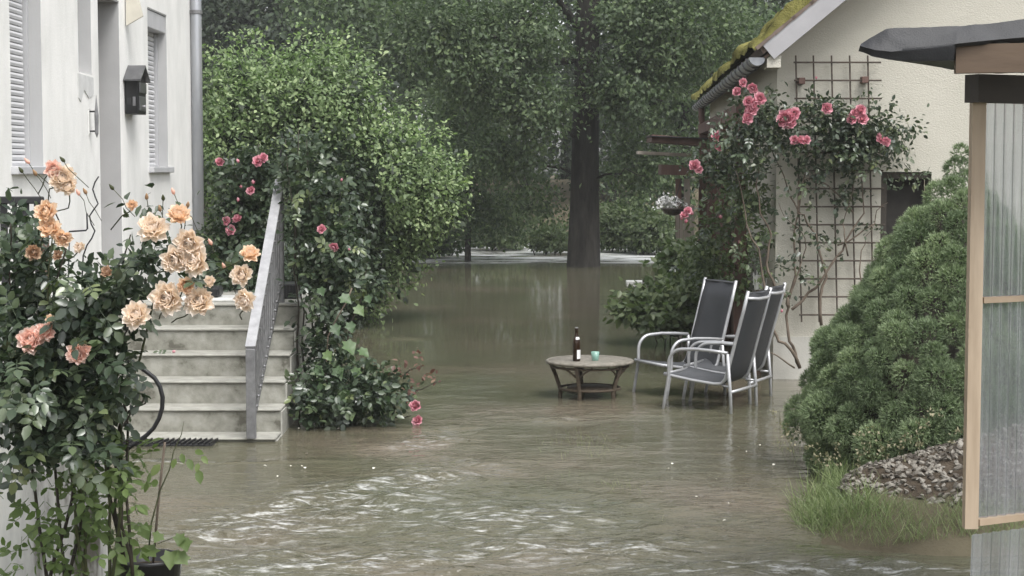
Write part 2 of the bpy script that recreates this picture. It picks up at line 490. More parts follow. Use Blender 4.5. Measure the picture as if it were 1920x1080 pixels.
for a in [(800, 828, 105, 28, .75, .9), (640, 950, 180, 42, .68, .8), (470, 985, 140, 28, .62, .5), (800, 890, 150, 26, .5, .6), (620, 925, 160, 20, .4, .5), (960, 985, 240, 34, .30, .1),
          (1120, 1030, 150, 9, .6, 0), (560, 1066, 260, 22, .55, .1), (1580, 1074, 320, 12, 1.0, 0), (1040, 790, 70, 7, .5, 0), (1110, 840, 90, 12, .3, 0),
          (1000, 880, 220, 40, .2, .1), (900, 960, 260, 40, .22, .2), (1060, 1045, 300, 22, .3, 0), (330, 870, 200, 3, .9, .05), (760, 635, 30, 4, .5, 0), (1130, 775, 240, 16, .25, 0)]:
    chop = chop + streak(*a)
chop = np.clip(chop, 0, 1.15)
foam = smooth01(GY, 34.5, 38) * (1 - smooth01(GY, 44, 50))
def waves(n, seed, l0, l1, spread):
    g = np.random.default_rng(seed); s = np.zeros_like(GX)
    for i in range(n):
        lam = l0 * (l1 / l0) ** g.random(); th = g.normal() * spread + (.25 if i % 3 else -.35); k = 2 * math.pi / lam
        s += lam / (2 * math.pi) * np.sin(k * (GX * math.sin(th) + GY * math.cos(th)) + g.random() * 6.28)
    return s * math.sqrt(2.0 / n)
fade = smooth01(GY, 5.5, 7.0) * smooth01(5.6 - np.abs(GX - .5), 0, .6)
chop = np.clip(chop, 0, 1.0)
WZ = fade * chop * (.30 * waves(36, 71, .10, .30, .42) * smooth01(20 - GY, 0, 8) + .13 * waves(20, 72, .3, .9, .5))
V = np.stack([GX, GY, WZ], -1).reshape(-1, 3)
def water_mat():
    m, nt, p, out = new_mat('flood_water')
    L = nt.links.new
    tc = nt.nodes.new('ShaderNodeTexCoord')
    at = nt.nodes.new('ShaderNodeAttribute'); at.attribute_name = 'chop'
    fo = nt.nodes.new('ShaderNodeAttribute'); fo.attribute_name = 'foam'
    n = noise(nt, .55, 4, .55, vec=tc.outputs['Object'])
    r = ramp(nt, [(.35, (.082,.083,.053)), (.52, (.098,.091,.061)), (.68, (.126,.107,.079))])
    L(n.outputs[0], r.inputs[0])
    # foam on the current, with sky shine painted in as white flecks
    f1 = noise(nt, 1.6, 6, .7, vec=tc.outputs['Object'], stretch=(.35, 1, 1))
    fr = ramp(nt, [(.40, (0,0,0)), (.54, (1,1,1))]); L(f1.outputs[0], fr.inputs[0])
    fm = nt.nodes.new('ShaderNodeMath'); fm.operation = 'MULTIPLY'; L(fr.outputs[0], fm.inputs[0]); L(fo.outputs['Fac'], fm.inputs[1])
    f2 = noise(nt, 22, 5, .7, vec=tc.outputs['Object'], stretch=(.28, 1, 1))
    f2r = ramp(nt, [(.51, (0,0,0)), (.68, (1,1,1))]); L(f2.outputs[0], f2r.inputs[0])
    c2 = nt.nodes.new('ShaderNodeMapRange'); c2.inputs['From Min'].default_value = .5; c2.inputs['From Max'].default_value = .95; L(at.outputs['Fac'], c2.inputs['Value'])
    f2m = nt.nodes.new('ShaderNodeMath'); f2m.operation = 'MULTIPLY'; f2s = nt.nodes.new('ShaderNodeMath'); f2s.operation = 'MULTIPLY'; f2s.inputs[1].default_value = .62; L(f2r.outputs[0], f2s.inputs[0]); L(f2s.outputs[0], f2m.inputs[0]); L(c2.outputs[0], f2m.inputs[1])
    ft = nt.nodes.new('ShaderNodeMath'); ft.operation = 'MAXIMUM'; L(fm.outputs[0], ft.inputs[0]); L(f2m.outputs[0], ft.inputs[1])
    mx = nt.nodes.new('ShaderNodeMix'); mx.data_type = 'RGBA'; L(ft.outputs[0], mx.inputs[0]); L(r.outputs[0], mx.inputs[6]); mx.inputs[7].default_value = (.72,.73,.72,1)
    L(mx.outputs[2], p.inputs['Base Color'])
    ro = nt.nodes.new('ShaderNodeMapRange'); ro.inputs['To Min'].default_value = .02; ro.inputs['To Max'].default_value = .55; L(ft.outputs[0], ro.inputs['Value'])
    L(ro.outputs[0], p.inputs['Roughness'])
    p.inputs['IOR'].default_value = 1.333
    # ripples: two scales, weighted by how choppy the water is
    a = noise(nt, 22, 3, .55, vec=tc.outputs['Object'], stretch=(.55, 1, 1))
    b = noise(nt, 5, 2, .5, vec=tc.outputs['Object'], stretch=(.5, 1, 1))
    h = nt.nodes.new('ShaderNodeMath'); h.operation = 'MULTIPLY_ADD'; L(b.outputs[0], h.inputs[0]); h.inputs[1].default_value = 1.4; L(a.outputs[0], h.inputs[2])
    hm = nt.nodes.new('ShaderNodeMath'); hm.operation = 'MULTIPLY'; L(h.outputs[0], hm.inputs[0]); L(at.outputs['Fac'], hm.inputs[1])
    bp = nt.nodes.new('ShaderNodeBump'); bp.inputs['Strength'].default_value = 1.0; bp.inputs['Distance'].default_value = 0.05
    L(hm.outputs[0], bp.inputs['Height']); L(bp.outputs[0], p.inputs['Normal'])
    return m
M['water'] = water_mat()
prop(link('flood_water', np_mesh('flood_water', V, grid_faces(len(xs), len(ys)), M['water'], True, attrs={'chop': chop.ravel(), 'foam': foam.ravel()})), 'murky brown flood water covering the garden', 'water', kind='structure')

# ------------------------------------------------------------------ white house on the left
HX = -3.4                                                    # plane of the facade, facing +X
house = root('white_house', (HX, 13.4, 0), 'white rendered house with grey roller shutters and a recessed door', 'house')
cuts = [8.4, 11.75, 12.55, 13.6, 14.04, 14.26, 15.04, 16.2, 17.1, 18.46]
holes = {1: (2.0, 3.75), 3: (2.75, 3.85), 5: (0.9, 3.44), 7: (2.0, 3.5)}
mb = MB()
for i in range(len(cuts) - 1):
    y0, y1 = cuts[i], cuts[i+1]
    spans = [(-.3, 7.0)] if i not in holes else [(-.3, holes[i][0]), (holes[i][1], 7.0)]
    for (a, b) in spans:
        mb.box(HX - .4, HX, y0, y1, a, b)
wall = mb.build('wall', M['stucco_white'], house)
for ya_ in (18.06, 8.4):
    mb = MB(); mb.box(-9.4, HX - .4, ya_, ya_ + .4, -.3, 7.0); mb.build('end_wall', M['stucco_white'], house)
mb = MB(); mb.prism([(HX + .45, 8.0, 6.9), (-6.4, 8.0, 9.4), (-9.9, 8.0, 6.9)], (0, 10.9, 0)); mb.build('roof', M['tile'], house)
# reveals: jamb linings, their shade painted in as grey, set 3 mm proud of the opening
def lining(y0, y1, z0, z1, depth, mat):
    mb = MB(); t = .012
    mb.box(HX - depth, HX - .004, y1 - t, y1 - .002, z0 + .003, z1 - .003)
    mb.box(HX - depth, HX - .004, y0 + .002, y0 + t, z0 + .003, z1 - .003)
    mb.box(HX - depth, HX - .004, y0 + t, y1 - t, z1 - t, z1 - .002)
    return mb.build('reveal', mat, house)
lining(11.75, 12.55, 2.0, 3.75, .39, M['reveal']); lining(13.6, 14.04, 2.75, 3.85, .39, M['reveal'])
lining(14.26, 15.04, .9, 3.44, .39, M['reveal']); lining(16.2, 17.1, 2.0, 3.5, .39, M['reveal'])
def shutter_window(y0, y1, z0, z1, box_h, pitch, label):
    xs_ = HX - .105
    mb = MB()                                                # guide rails
    xf = xs_ - .05; ya_, yb_, za_, zb_ = y0 + .0125, y1 - .0125, z0 + .014, z1 - .0125
    mb.prism([(xf, ya_, zb_), (xf, ya_, za_), (xf, yb_, za_), (xf, yb_, zb_), (xf, yb_ - .033, zb_), (xf, yb_ - .033, za_ + .012), (xf, ya_ + .033, za_ + .012), (xf, ya_ + .033, zb_)], (.062, 0, 0))
    win = mb.build('window', M['grey_trim'], house, label=label)
    mb = MB(); mb.box(xs_ - .09, xs_ - .05, y0 + .012, y1 - .012, z0 + .02, z1 - .012)
    mb.build('dark_gap', M['dark_box'], win)  # black backing paints the shade behind the slats
    if box_h > 0:
        mb = MB(); mb.bbox(xs_ - .05, HX - .012, y0 + .014, y1 - .014, z1 - box_h - .014, z1 - .014, .008); mb.build('shutter_box', M['grey_trim'], win)
    mb = MB(); mb.bbox(xs_ - .03, HX + .05, y0 - .03, y1 + .035, z0 - .045, z0 + .012, .006); mb.build('sill', M['grey_trim'], win)
    w = (y1 - y0) / 2 - .062
    mb = MB()                                                # one bowed lath
    pr = [(-.004, -.5), (.006, -.42), (.011, 0), (.006, .36), (-.004, .42)]
    mb.prism([(x, -w, z * pitch) for (x, z) in pr] , (0, 2 * w, 0))
    me = mb.mesh('slat', M['shutter'])
    top = z1 - box_h - .02
    k = 0; z = z0 + .035
    while z < top:
        put('slat', me, win, Matrix.Translation((xs_ - .02, (y0 + y1) / 2 - .012, z))); z += pitch
    return win
shutter_window(11.75, 12.55, 2.0, 3.75, .2, .0415, 'window nearest the camera, shutter closed')
shutter_window(16.2, 17.1, 2.0, 3.5, .17, .047, 'window beside the downpipe, shutter closed')
mb = MB(); mb.box(HX - .36, HX - .31, 14.28, 15.02, .92, 3.42); dr = mb.build('door', M['wood_old'], house)
mb = MB(); mb.tube([(HX - .30, 14.36, 1.9), (HX - .26, 14.36, 1.9), (HX - .26, 14.48, 1.9)], .011, 6); mb.build('handle', M['galv'], dr)
mb = MB(); mb.box(HX - .36, HX - .31, 13.63, 14.02, 2.77, 3.83); mb.build('window_pane', M['shutter'], house)
# torn patch of render under the niche
mb = MB(); mb.prism([(HX + .001, 13.56, 2.74), (HX + .001, 14.05, 2.73), (HX + .001, 14.06, 2.60), (HX + .001, 13.9, 2.56), (HX + .001, 13.74, 2.62), (HX + .001, 13.64, 2.52), (HX + .001, 13.57, 2.55)], (.006, 0, 0)); mb.build('render_patch', M['patch'], house)
# downpipe on the corner
dp = MB().tube([(HX + .055, 18.37, -.2), (HX + .055, 18.37, 3.2), (HX + .055, 18.37, 6.9)], .062, 18).build('downpipe', M['zinc'], house, True)
for z in (1.28, 3.62):
    mb = MB(); mb.lathe([(.064, 0), (.072, .004), (.072, .04), (.064, .044)], (HX + .055, 18.37, z), 18); mb.box(HX - .02, HX + .01, 18.34, 18.40, z + .005, z + .04)
    mb.build('bracket', M['galv_dark'], dp)
# angular beige panel above the mailbox: side of the door canopy, roof sheet sloping over the door
p0 = W(240, 48, 15.25); p1 = W(268, 30, 15.25); p2 = W(246, -40, 15.25)
mb = MB(); mb.prism([(HX + .012, 15.25, p0.z), (p1.x, 15.25, p1.z), (p1.x - .06, 15.25, p1.z + .25), (HX + .012, 15.25, p1.z + .45)], (0, .03, 0)); mb.build('canopy_panel', M['beige'], house)

# mailbox
mx = root('mailbox', (HX, 15.45, 2.55), 'black mailbox with a little gabled roof on the white wall', 'mailbox')
y0, y1, x0, x1 = 15.17, 15.50, HX + .012, HX + .125
zb = W(236, 215, 15.4).z; zt = W(236, 150, 15.4).z
mb = MB(); mb.bbox(x0, x1, y0, y1, zb, zt, .006); body = mb.build('body', M['dark_box'], mx)
ym = (y0 + y1) / 2
for s in (-1, 1):
    e = ym + s * .20
    mb = MB(); mb.prism([(HX + .004, ym + s * .001, zt + .11), (HX + .004, e, zt - .02), (HX + .004, e, zt - .006), (HX + .004, ym + s * .001, zt + .126)], (.155, 0, 0)); mb.build('roof_slope', M['mail_grey'], mx)
mb = MB(); mb.prism([(x0, ym - .155, zt + .001), (x0, ym + .155, zt + .001), (x0, ym, zt + .095)], (x1 - x0 - .004, 0, 0)); mb.build('gable', M['dark_box'], mx)
mb = MB(); mb.bbox(x1 - .001, x1 + .012, y0 + .03, y1 - .03, zt - .12, zt - .03, .004); fl = mb.build('flap', M['mail_grey'], mx)
mb = MB(); mb.bbox(x1 - .001, x1 + .008, y0 + .04, y1 - .04, zb + .03, zt - .15, .003); mb.build('door', M['mail_grey'], mx)
mb = MB(); mb.tube([(x1 + .006, y0 + .2, zb + .07), (x1 + .024, y0 + .2, zb + .07)], .012, 8); mb.build('lock', M['galv'], mx)
mb = MB(); mb.bbox(x0 + .065, x0 + .09, y0 - .005, y0 + .002, zb + .07, zb + .15, .002); mb.build('name_plate', M['galv_dark'], mx)
mb = MB(); mb.bbox(x0 + .018, x0 + .05, y0 - .004, y0 + .002, zb + .08, zb + .14, .001); mb.build('newspaper_slot', M['iron'], mx)

# wrought bracket left of the door
wb = root('wall_bracket', (HX, 13.85, 2.3), 'small wrought iron spike bracket on the white wall left of the doorway', 'wall bracket')
zc = lambda py: W(172, py, 13.9).z
ya = 13.9
xo = W(181, 220, ya).x
mb = MB(); mb.tube([(xo, ya, zc(258)), (xo, ya, zc(250)), (xo, ya, zc(215)), (xo, ya, zc(205)), (xo, ya, zc(178))], [.002, .014, .017, .012, .001], 8); mb.build('spike', M['galv_dark'], wb)
for py in (209, 246):
    mb = MB(); mb.tube([(HX, ya, zc(py)), (xo, ya, zc(py))], .007, 6); mb.build('arm', M['iron'], wb)
mb = MB(); mb.box(HX, HX + .008, ya - .02, ya + .02, zc(252), zc(204)); mb.build('back_plate', M['white_pot'], wb)

# ------------------------------------------------------------------ concrete staircase
st = root('concrete_staircase', (-2.5, 12.5, 0), 'weathered concrete staircase of six steps rising from the water to the house', 'staircase')
SX1 = -1.73; SX0 = HX + .004; RISE, RUN, Z0 = .175, .28, .03
for i in range(6):
    y = 12.5 + i * RUN; z = Z0 + i * RISE
    x1 = SX1
    y2 = y + RUN - .0 if i < 5 else 16.1
    mb = MB(); mb.bbox(SX0, x1 - .004, y + .018, y2 + .018, -.3, z - .0215, .004)
    s = mb.build('step', M['concrete'], st)
    mb = MB(); mb.bbox(SX0, x1, y, y2 + (.018 if i < 5 else .02), z - .020, z, .006); mb.build('tread', M['concrete_edge'], s)
mb = MB()
pl = [(SX1 - .003, 16.1, -.3), (SX1 - .003, 12.525, -.3)]
for i in range(6):
    pl += [(SX1 - .003, 12.525 + i * RUN, Z0 + i * RISE - .025), (SX1 - .003, 12.525 + (i + 1) * RUN if i < 5 else 16.1, Z0 + i * RISE - .025)]
mb.prism(pl, (.012, 0, 0))
mb.build('cheek', M['concrete_edge'], st)

# railing
rl = root('stair_railing', (-1.9, 12.5, 0), 'grey metal stair railing with flat handrail and vertical bars', 'railing')
A = Vector((-1.90, 12.46, .70)); B = Vector((-1.885, 14.02, 1.90))
mb = MB(); mb.beam(A + Vector((0, -.01, 0)), B, .075, .022); hr = mb.build('handrail', M['galv'], rl)
mb = MB(); mb.bbox(-1.935, -1.865, 12.44, 12.475, .03, .69, .004); mb.build('post', M['galv_dark'], rl)
mb = MB(); mb.bbox(-1.91, -1.86, 13.98, 14.02, .9, 1.88, .004); mb.build('post', M['galv_dark'], rl)
LA = Vector((-1.895, 12.5, .12)); LB = Vector((-1.885, 13.99, 1.02))
mb = MB(); mb.beam(LA, LB, .012, .04); mb.build('bottom_rail', M['galv_dark'], rl)
nb = 15
for i in range(1, nb):
    t = i / nb; a = LA.lerp(LB, t); b = A.lerp(B, t)
    mb = MB(); mb.beam(a, b - Vector((0, 0, .01)), .012, .03, up=(0, 1, 0)); bl = mb.build('baluster', M['galv_dark'], rl)
    for u in (.12, .80):
        q = a.lerp(b, u); mb = MB(); mb.lathe([(.002, 0), (.011, .003), (.013, .012), (.008, .02), (.002, .024)], (0, 0, 0), 8)
        me = mb.mesh('rivet', M['galv_dark'], True); put('rivet', me, bl, Matrix.Translation(q + Vector((.004, -.012, 0))) @ Matrix.Rotation(math.pi / 2, 4, 'Y'))
zt = W(533, 250, 14.05).z
mb = MB(); mb.tube([(-1.87, 14.04, .9), (-1.87, 14.04, 1.9), (-1.868, 14.04, 2.06), (-1.868, 14.04, 2.1), (-1.866, 14.04, zt)], [.012, .012, .012, .02, .004], 8); mb.build('spike', M['iron'], rl)

# doormat half afloat on the lowest step
dm = root('door_mat', (-2.85, 12.4, .0), 'black rubber grid mat lying at the foot of the stairs', 'mat')
mb = MB(); mb.bbox(-3.2, -2.16, 12.3, 12.48, -.01, .012, .003); mb.build('mat_base', M['plastic_black'], dm)
for k in range(26):
    x = -3.18 + k * .04
    mb = MB(); mb.beam((x, 12.295, .018), (x + .03, 12.485, .026), .008, .016); mb.build('rib', M['plastic_black'], dm)
# things on the landing
pt = root('plant_tray', (-1.93, 14.5, .905), 'black ribbed plant crate on the landing behind the railing top', 'crate')
mb = MB(); mb.bbox(-2.02, -1.80, 14.4, 14.75, .905, 1.03, .01); mb.build('box', M['plastic_black'], pt)
for k in range(8):
    x = -2.01 + k * .028
    mb = MB(); mb.box(x, x + .008, 14.392, 14.4, .915, 1.02); mb.build('rib', M['plastic_black'], pt)
pt = root('flat_tray', (-2.4, 14.3, .905), 'shallow pale tray on the landing behind the peach roses', 'tray')
mb = MB(); mb.bbox(-2.75, -2.15, 14.1, 14.5, .905, .93, .006); mb.build('base', M['white_pot'], pt)
mb = MB(); mb.bbox(-2.62, -2.42, 14.2, 14.42, .932, 1.02, .02); mb.build('dark_bowl', M['plastic_black'], pt)

# ------------------------------------------------------------------ terrace wall and iron railing behind the front roses
tw = root('terrace_wall', (-3.0, 8.2, 0), 'stained pale garden wall behind the peach rose bush', 'wall')
mb = MB(); mb.box(-5.2, -1.98, 8.1, 8.34, -.3, 1.31); mb.build('wall', M['old_wall'], tw)
mb = MB(); mb.bbox(-5.2, -1.95, 8.06, 8.37, 1.313, 1.375, .008); mb.build('coping', M['concrete_edge'], tw)
mb = MB(); mb.box(-2.45, -2.16, 8.06, 8.097, -.3, .98); mb.build('pilaster', M['old_wall'], tw)
tr = root('terrace_railing', (-2.8, 8.2, 1.375), 'black iron railing on the garden wall at the left edge', 'railing')
rx1 = W(72, 370, 8.2).x
mb = MB(); mb.bbox(-5.2, rx1 + .02, 8.17, 8.23, 1.83, 1.865, .005); mb.build('top_rail', M['iron'], tr)
mb = MB(); mb.bbox(-5.2, rx1, 8.185, 8.215, 1.40, 1.425, .003); mb.build('bottom_rail', M['iron'], tr)
for k in range(26):
    x = rx1 - .01 - k * .052
    wdt = .017 if k % 2 else .011
    mb = MB(); mb.box(x - wdt, x + wdt, 8.195, 8.205, 1.375, 1.832); mb.build('bar', M['iron'], tr)
mb = MB(); mb.bbox(rx1 + .0, rx1 + .045, 8.17, 8.215, 1.375, 1.83, .004); mb.build('post', M['wood_old'], tr)

# ------------------------------------------------------------------ cream house on the right
TH = math.atan(0.063)
hd = Vector((math.sin(TH), math.cos(TH), 0)); hr_ = Vector((math.cos(TH), -math.sin(TH), 0)); hz = Vector((0, 0, 1))
HO = Vector((2.49, 16.27, 0))
def H(r, d, z): return HO + hr_ * r + hd * d + hz * z
ch = root('cream_house', HO, 'cream rendered gable house with a moss-covered roof', 'house')
def hprism(pts, depth, mat, name, parent=ch, d0=0.0):
    mb = MB(); mb.prism([H(r, d0, z) for (r, z) in pts], hd * depth); return mb.build(name, mat, parent)
PIT = 0.83; EZ = 3.10; WID = 6.6
def rz_(r): return EZ + PIT * min(r, WID - r)
# gable wall around a dark doorway
dx0 = (W(1652, 400, 16.2).x - 2.49); dx1 = (W(1745, 400, 16.2).x - 2.49); dz = W(1690, 322, 16.2).z
hprism([(0, -.3), (dx0, -.3), (dx0, rz_(dx0)), (0, EZ)], .35, M['stucco_cream'], 'wall')
hprism([(dx0, dz), (dx1, dz), (dx1, rz_(dx1)), (dx0, rz_(dx0))], .35, M['stucco_cream'], 'wall')
hprism([(dx1, -.3), (WID, -.3), (WID, EZ), (WID / 2, rz_(WID / 2)), (dx1, rz_(dx1))], .35, M['stucco_cream'], 'wall')
hprism([(dx0 + .03, .0), (dx1 - .03, .0), (dx1 - .03, dz - .03), (dx0 + .03, dz - .03)], .05, M['hole'], 'door', d0=.22)  # near-black panel painting the unlit inside of the opening
mb = MB()
mb.beam(H(dx0 + .03, .1, -.1), H(dx0 + .03, .1, dz - .002), .06, .12, up=hd); mb.build('door_jamb', M['wood_dark'], ch)
mb = MB(); mb.beam(H(dx0 + .061, .1, dz - .035), H(dx1 - .003, .1, dz - .035), .12, .06); mb.build('door_lintel', M['wood_dark'], ch)
# side wall facing the garden
mb = MB(); mb.prism([H(0, .352, -.3), H(0, 12.3, -.3), H(0, 12.3, EZ), H(0, .352, EZ)], hr_ * .3); mb.build('side_wall', M['stucco_cream'], ch)
mb = MB(); mb.prism([H(WID, .352, -.3), H(WID, 12.3, -.3), H(WID, 12.3, EZ), H(WID, .352, EZ)], hr_ * -.3); mb.build('side_wall', M['stucco_cream'], ch)
mb = MB(); mb.prism([H(-.012, -.012, -.3), H(dx0 - .01, -.012, -.3), H(dx0 - .01, -.012, .42), H(-.012, -.012, .40)], hd * .0119); mb.build('plinth', M['plinth'], ch)
# roof slabs, verge board, soffit
OV, EV = .42, .16                                            # overhang at the gable, at the eave
def slab(r0, z0, r1, z1, t, d0, d1, mat, name):
    n = Vector((-(z1 - z0), r1 - r0)).normalized() * t
    pts = [(r0, z0), (r1, z1), (r1 + n.x, z1 + n.y), (r0 + n.x, z0 + n.y)]
    mb = MB(); mb.prism([H(r, d0, z) for (r, z) in pts], hd * (d1 - d0)); return mb.build(name, mat, ch)
re, ze = -EV, EZ - PIT * EV
rr, zr = WID / 2, EZ + PIT * WID / 2
rf = slab(re, ze + .075, rr, zr + .075, .07, -OV, 12.6, M['tile'], 'roof')
slab(WID + EV, ze + .075, rr, zr + .075, -.07, -OV, 12.6, M['tile'], 'roof')
slab(re + .02, ze + .03, rr, zr + .045, .03, -OV + .03, 12.5, M['wood_old'], 'roof_boards')
vb = slab(-.07, EZ - .05 - .07 * PIT, rr, zr - .05, .165, -OV - .035, -OV - .003, M['verge'], 'verge_board')
# boxed soffit under the eave corner
mb = MB(); mb.prism([H(-.005, -OV, EZ - .02), H(re + .03, -OV, ze + .03), H(re + .03, -OV, ze - .05), H(-.005, -OV, ze - .05)], hd * (OV - .01)); mb.build('soffit', M['stucco_cream'], ch)
# verge tiles stepping up the edge
sl = Vector((rr - re, zr - ze)); Lr = sl.length; sl.normalize(); nn = Vector((-sl.y, sl.x))
for k in range(18):
    a = .02 + k * .21
    if a + .25 > Lr: break
    pts = []
    for (u, v) in ((a, .120), (a + .25, .128), (a + .25, .150), (a, .156)):
        pts.append((re + sl.x * u + nn.x * v, ze + sl.y * u + nn.y * v))
    mb = MB(); mb.prism([H(r, -OV - .045, z) for (r, z) in pts], hd * .3); mb.build('roof_tile', M['tile'], rf)
# moss: a thick uneven mat over the slope, heaped near the edge
nu, nv = 150, 190
us = np.linspace(0.0, Lr * .96, nu); vs_ = np.concatenate([np.linspace(-OV - .03, 2.0, 90), np.linspace(2.05, 12.5, 100)])
U, Vv = np.meshgrid(us, vs_)
th = .045 + .045 * np.clip(vnoise(U, Vv, 11, 30, 3, 16), -1, 2) + .03 * vnoise(U, Vv, 12, 30, 14, 50) * .6
th += .085 * smooth01(vnoise(U * 1.0, Vv * 1.0, 13, 24, 2, 7), .3, 1.3)
lump = lambda u0, v0, ru, rv, h: h * np.exp(-((U - u0) / ru) ** 2 - ((Vv - v0) / rv) ** 2)
th += lump(.52, .25, .2, .5, .10) + lump(.85, .1, .12, .4, .05) + lump(.08, 1.8, .1, .9, .10) + lump(.1, 5.0, .12, 1.2, .07) + lump(.3, .8, .15, .4, .08)
th *= .72 * np.clip((U + .02) / .06, 0, 1) ** .5
th[0, :] = -.02
base = .150
Rr = re + sl.x * U + nn.x * (base + np.maximum(th, -.02)); Zz = ze + sl.y * U + nn.y * (base + np.maximum(th, -.02))
PV = np.array(HO)[None, None] + np.array(hr_) * Rr[..., None] + np.array(hd) * Vv[..., None] + np.array(hz) * Zz[..., None]
me = np_mesh('moss', PV.reshape(-1, 3) - np.array(HO), grid_faces(nu, nv), M['moss'], True)
link('moss', me, rf, None, 'thick yellow-green moss on the roof slope')
# gutter: half-round with strap brackets
gr, gz, rad = re - .055, ze + .045, .075
nseg = 10
mb = MB(); d0, d1 = -OV + .06, 12.5
ring = [(gr + math.cos(math.pi + math.pi * k / nseg) * rad, gz + math.sin(math.pi + math.pi * k / nseg) * rad) for k in range(nseg + 1)]
ring += [(gr + math.cos(2 * math.pi - math.pi * k / nseg) * (rad - .005), gz + math.sin(2 * math.pi - math.pi * k / nseg) * (rad - .005)) for k in range(nseg + 1)]
mb.prism([H(r, d0, z) for (r, z) in ring], hd * (d1 - d0)); gt = mb.build('gutter', M['zinc'], ch)
half = [(gr + math.cos(math.pi + math.pi * k / nseg) * (rad - .002), gz + math.sin(math.pi + math.pi * k / nseg) * (rad - .002)) for k in range(nseg + 1)]
mb = MB(); mb.prism([H(r, d0 - .002, z) for (r, z) in half], hd * .006); mb.build('end_cap', M['zinc'], gt)
for k in range(22):
    d = d0 + .25 + k * .56
    rg = [(gr + math.cos(math.pi * .98 + math.pi * 1.04 * q / nseg) * (rad + .008), gz + math.sin(math.pi * .98 + math.pi * 1.04 * q / nseg) * (rad + .008)) for q in range(nseg + 1)]
    mb = MB(); mb.tube([H(r, d, z) for (r, z) in rg], .009, 5); mb.build('bracket', M['galv_dark'], gt)
# swan-neck downspout near the far end
mb = MB(); e = 10.6
mb.tube([H(gr, e, gz - .06), H(gr, e, gz - .25), H(gr + .02, e, gz - .36), H(gr + .1, e, gz - .44), H(-.14, e, gz - .5), H(-.1, e, gz - .58), H(-.1, e, .3)], .05, 10)
mb.build('downspout', M['wood_red'], ch, True)

# wooden lean-to along the side wall: posts, boards, small shelves
vd = root('wooden_veranda', H(-.3, 5, 0), 'brown timber veranda along the side of the cream house', 'veranda')
def vpost(d, r=-.28, w=.11, z1=2.62, mat='wood_red'):
    mb = MB(); mb.beam(H(r, d, -.3), H(r, d, z1), w, w, up=hd); mb.build('post', M[mat], vd)
vpost(.75); vpost(3.3); vpost(6.0); vpost(8.7, z1=2.5)
mb = MB(); mb.beam(H(-.28, .7, 2.56), H(-.28, 9.3, 2.56), .09, .14); mb.build('top_beam', M['wood_red'], vd)
for k in range(34):
    d = .95 + k * .235
    if abs((d % 2.7) - 0.6) < .1: continue
    mb = MB(); w = .15 + .04 * random.random(); z1 = (1.25 + .1 * random.random()) if d < 5.5 else 1.7 + .15 * random.random()
    mb.beam(H(-.2, d, -.2), H(-.2, d, z1), w, .022, up=hr_); mb.build('board', M[random.choice(['wood_red', 'wood_old', 'wood_old', 'wood_pale'])], vd)
# little roof and shelves jutting out at the far end
for (pa, pb, D, t, dep, mt) in [((1222, 259), (1345, 268), 23.5, .10, .9, 'wood_red'), ((1196, 286), (1297, 291), 24.5, .045, .35, 'wood_pale'), ((1240, 318), (1300, 320), 23.8, .14, .5, 'wood_red')]:
    a = W(*pa, D); b = W(*pb, D)
    mb = MB(); mb.beam(a + Vector((0, dep / 2, 0)), b + Vector((0, dep / 2, 0)), dep, t); mb.build('shelf_board', M[mt], vd)
a = W(1222, 263, 23.5); b = W(1345, 268, 23.5)
mb = MB(); mb.beam(a + Vector((-.02, .4, .055)), b + Vector((0, .4, .055)), 1.0, .012); mb.build('felt_strip', M['felt'], vd)
for px in (1272, 1288):
    a = W(px, 600, 24.0); b = W(px, 335, 24.0)
    mb = MB(); mb.beam((a.x, 24.0, -.2), (b.x, 24.0, b.z), .08, .06, up=(0, 1, 0)); mb.build('post', M['wood_pale' if px == 1288 else 'wood_red'], vd)
for k in range(5):
    px = 1270 + k * 7
    a = W(px, 500, 23.9)
    mb = MB(); mb.beam((a.x, 23.9, -.2), (a.x, 23.9, W(px, 385 + 12 * (k % 2), 23.9).z), .045, .02, up=(0, 1, 0)); mb.build('board', M['wood_pale'], vd)
# hanging bowl of white flowers
hb = root('flower_bowl', W(1260, 392, 23.6), 'white flowers in a dark hanging bowl at the end of the veranda', 'flower bowl')
c = W(1262, 396, 23.6)
mb = MB(); mb.lathe([(.03, -.06), (.12, -.03), (.16, .03), (.15, .05), (.02, .04)], c, 14); mb.build('bowl', M['wood_dark'], hb)
mb = MB(); mb.tube([c + Vector((0, .0, .04)), W(1278, 335, 23.9)], .006, 5); mb.build('hanger', M['iron'], hb)
P = np.array(c)[None] + RNG.normal(size=(220, 3)) * np.array([.10, .08, .05]) + np.array([-.03, 0, .12])
M['white_flower'] = surf('white_flower', (.55,.55,.54), (.7,.7,.69), 9, .7, 30, 0, .001)
link('flowers', leaf_mesh('flowers', P, rdirs(220, RNG), rdirs(220, RNG), np.full(220, .05), LEAF2, M['white_flower'], RNG.random(220), off(hb)), hb, 'stuff')

# rusty mesh trellis on the gable
tl = root('trellis', H(.3, -.1, 0), 'rusty square-mesh metal trellis on the cream gable wall', 'trellis')
bx = [1493, 1526, 1560, 1594, 1628]
for i, px in enumerate(bx):
    a = W(px - 1, 104, 16.17); b = W(px + 10, 604, 16.17)
    mb = MB(); mb.tube([b, a], .0085, 6); mb.build('upright', M['rust_bar'], tl)
for k in range(15):
    py = 117 + k * 33.8
    a = W(1488 + .022 * (py - 117), py, 16.148); b = W(1652 + .022 * (py - 117), py, 16.148)
    mb = MB(); mb.tube([a, b], .0085, 6); mb.build('crossbar', M['rust_bar'], tl)
for (px, py) in ((1620, 150), (1502, 152)):
    c = W(px, py, 16.19); mb = MB(); mb.bbox(c.x - .03, c.x + .03, 16.13, 16.25, c.z - .03, c.z + .03, .004); mb.build('fixing_block', M['wood_red'], tl)

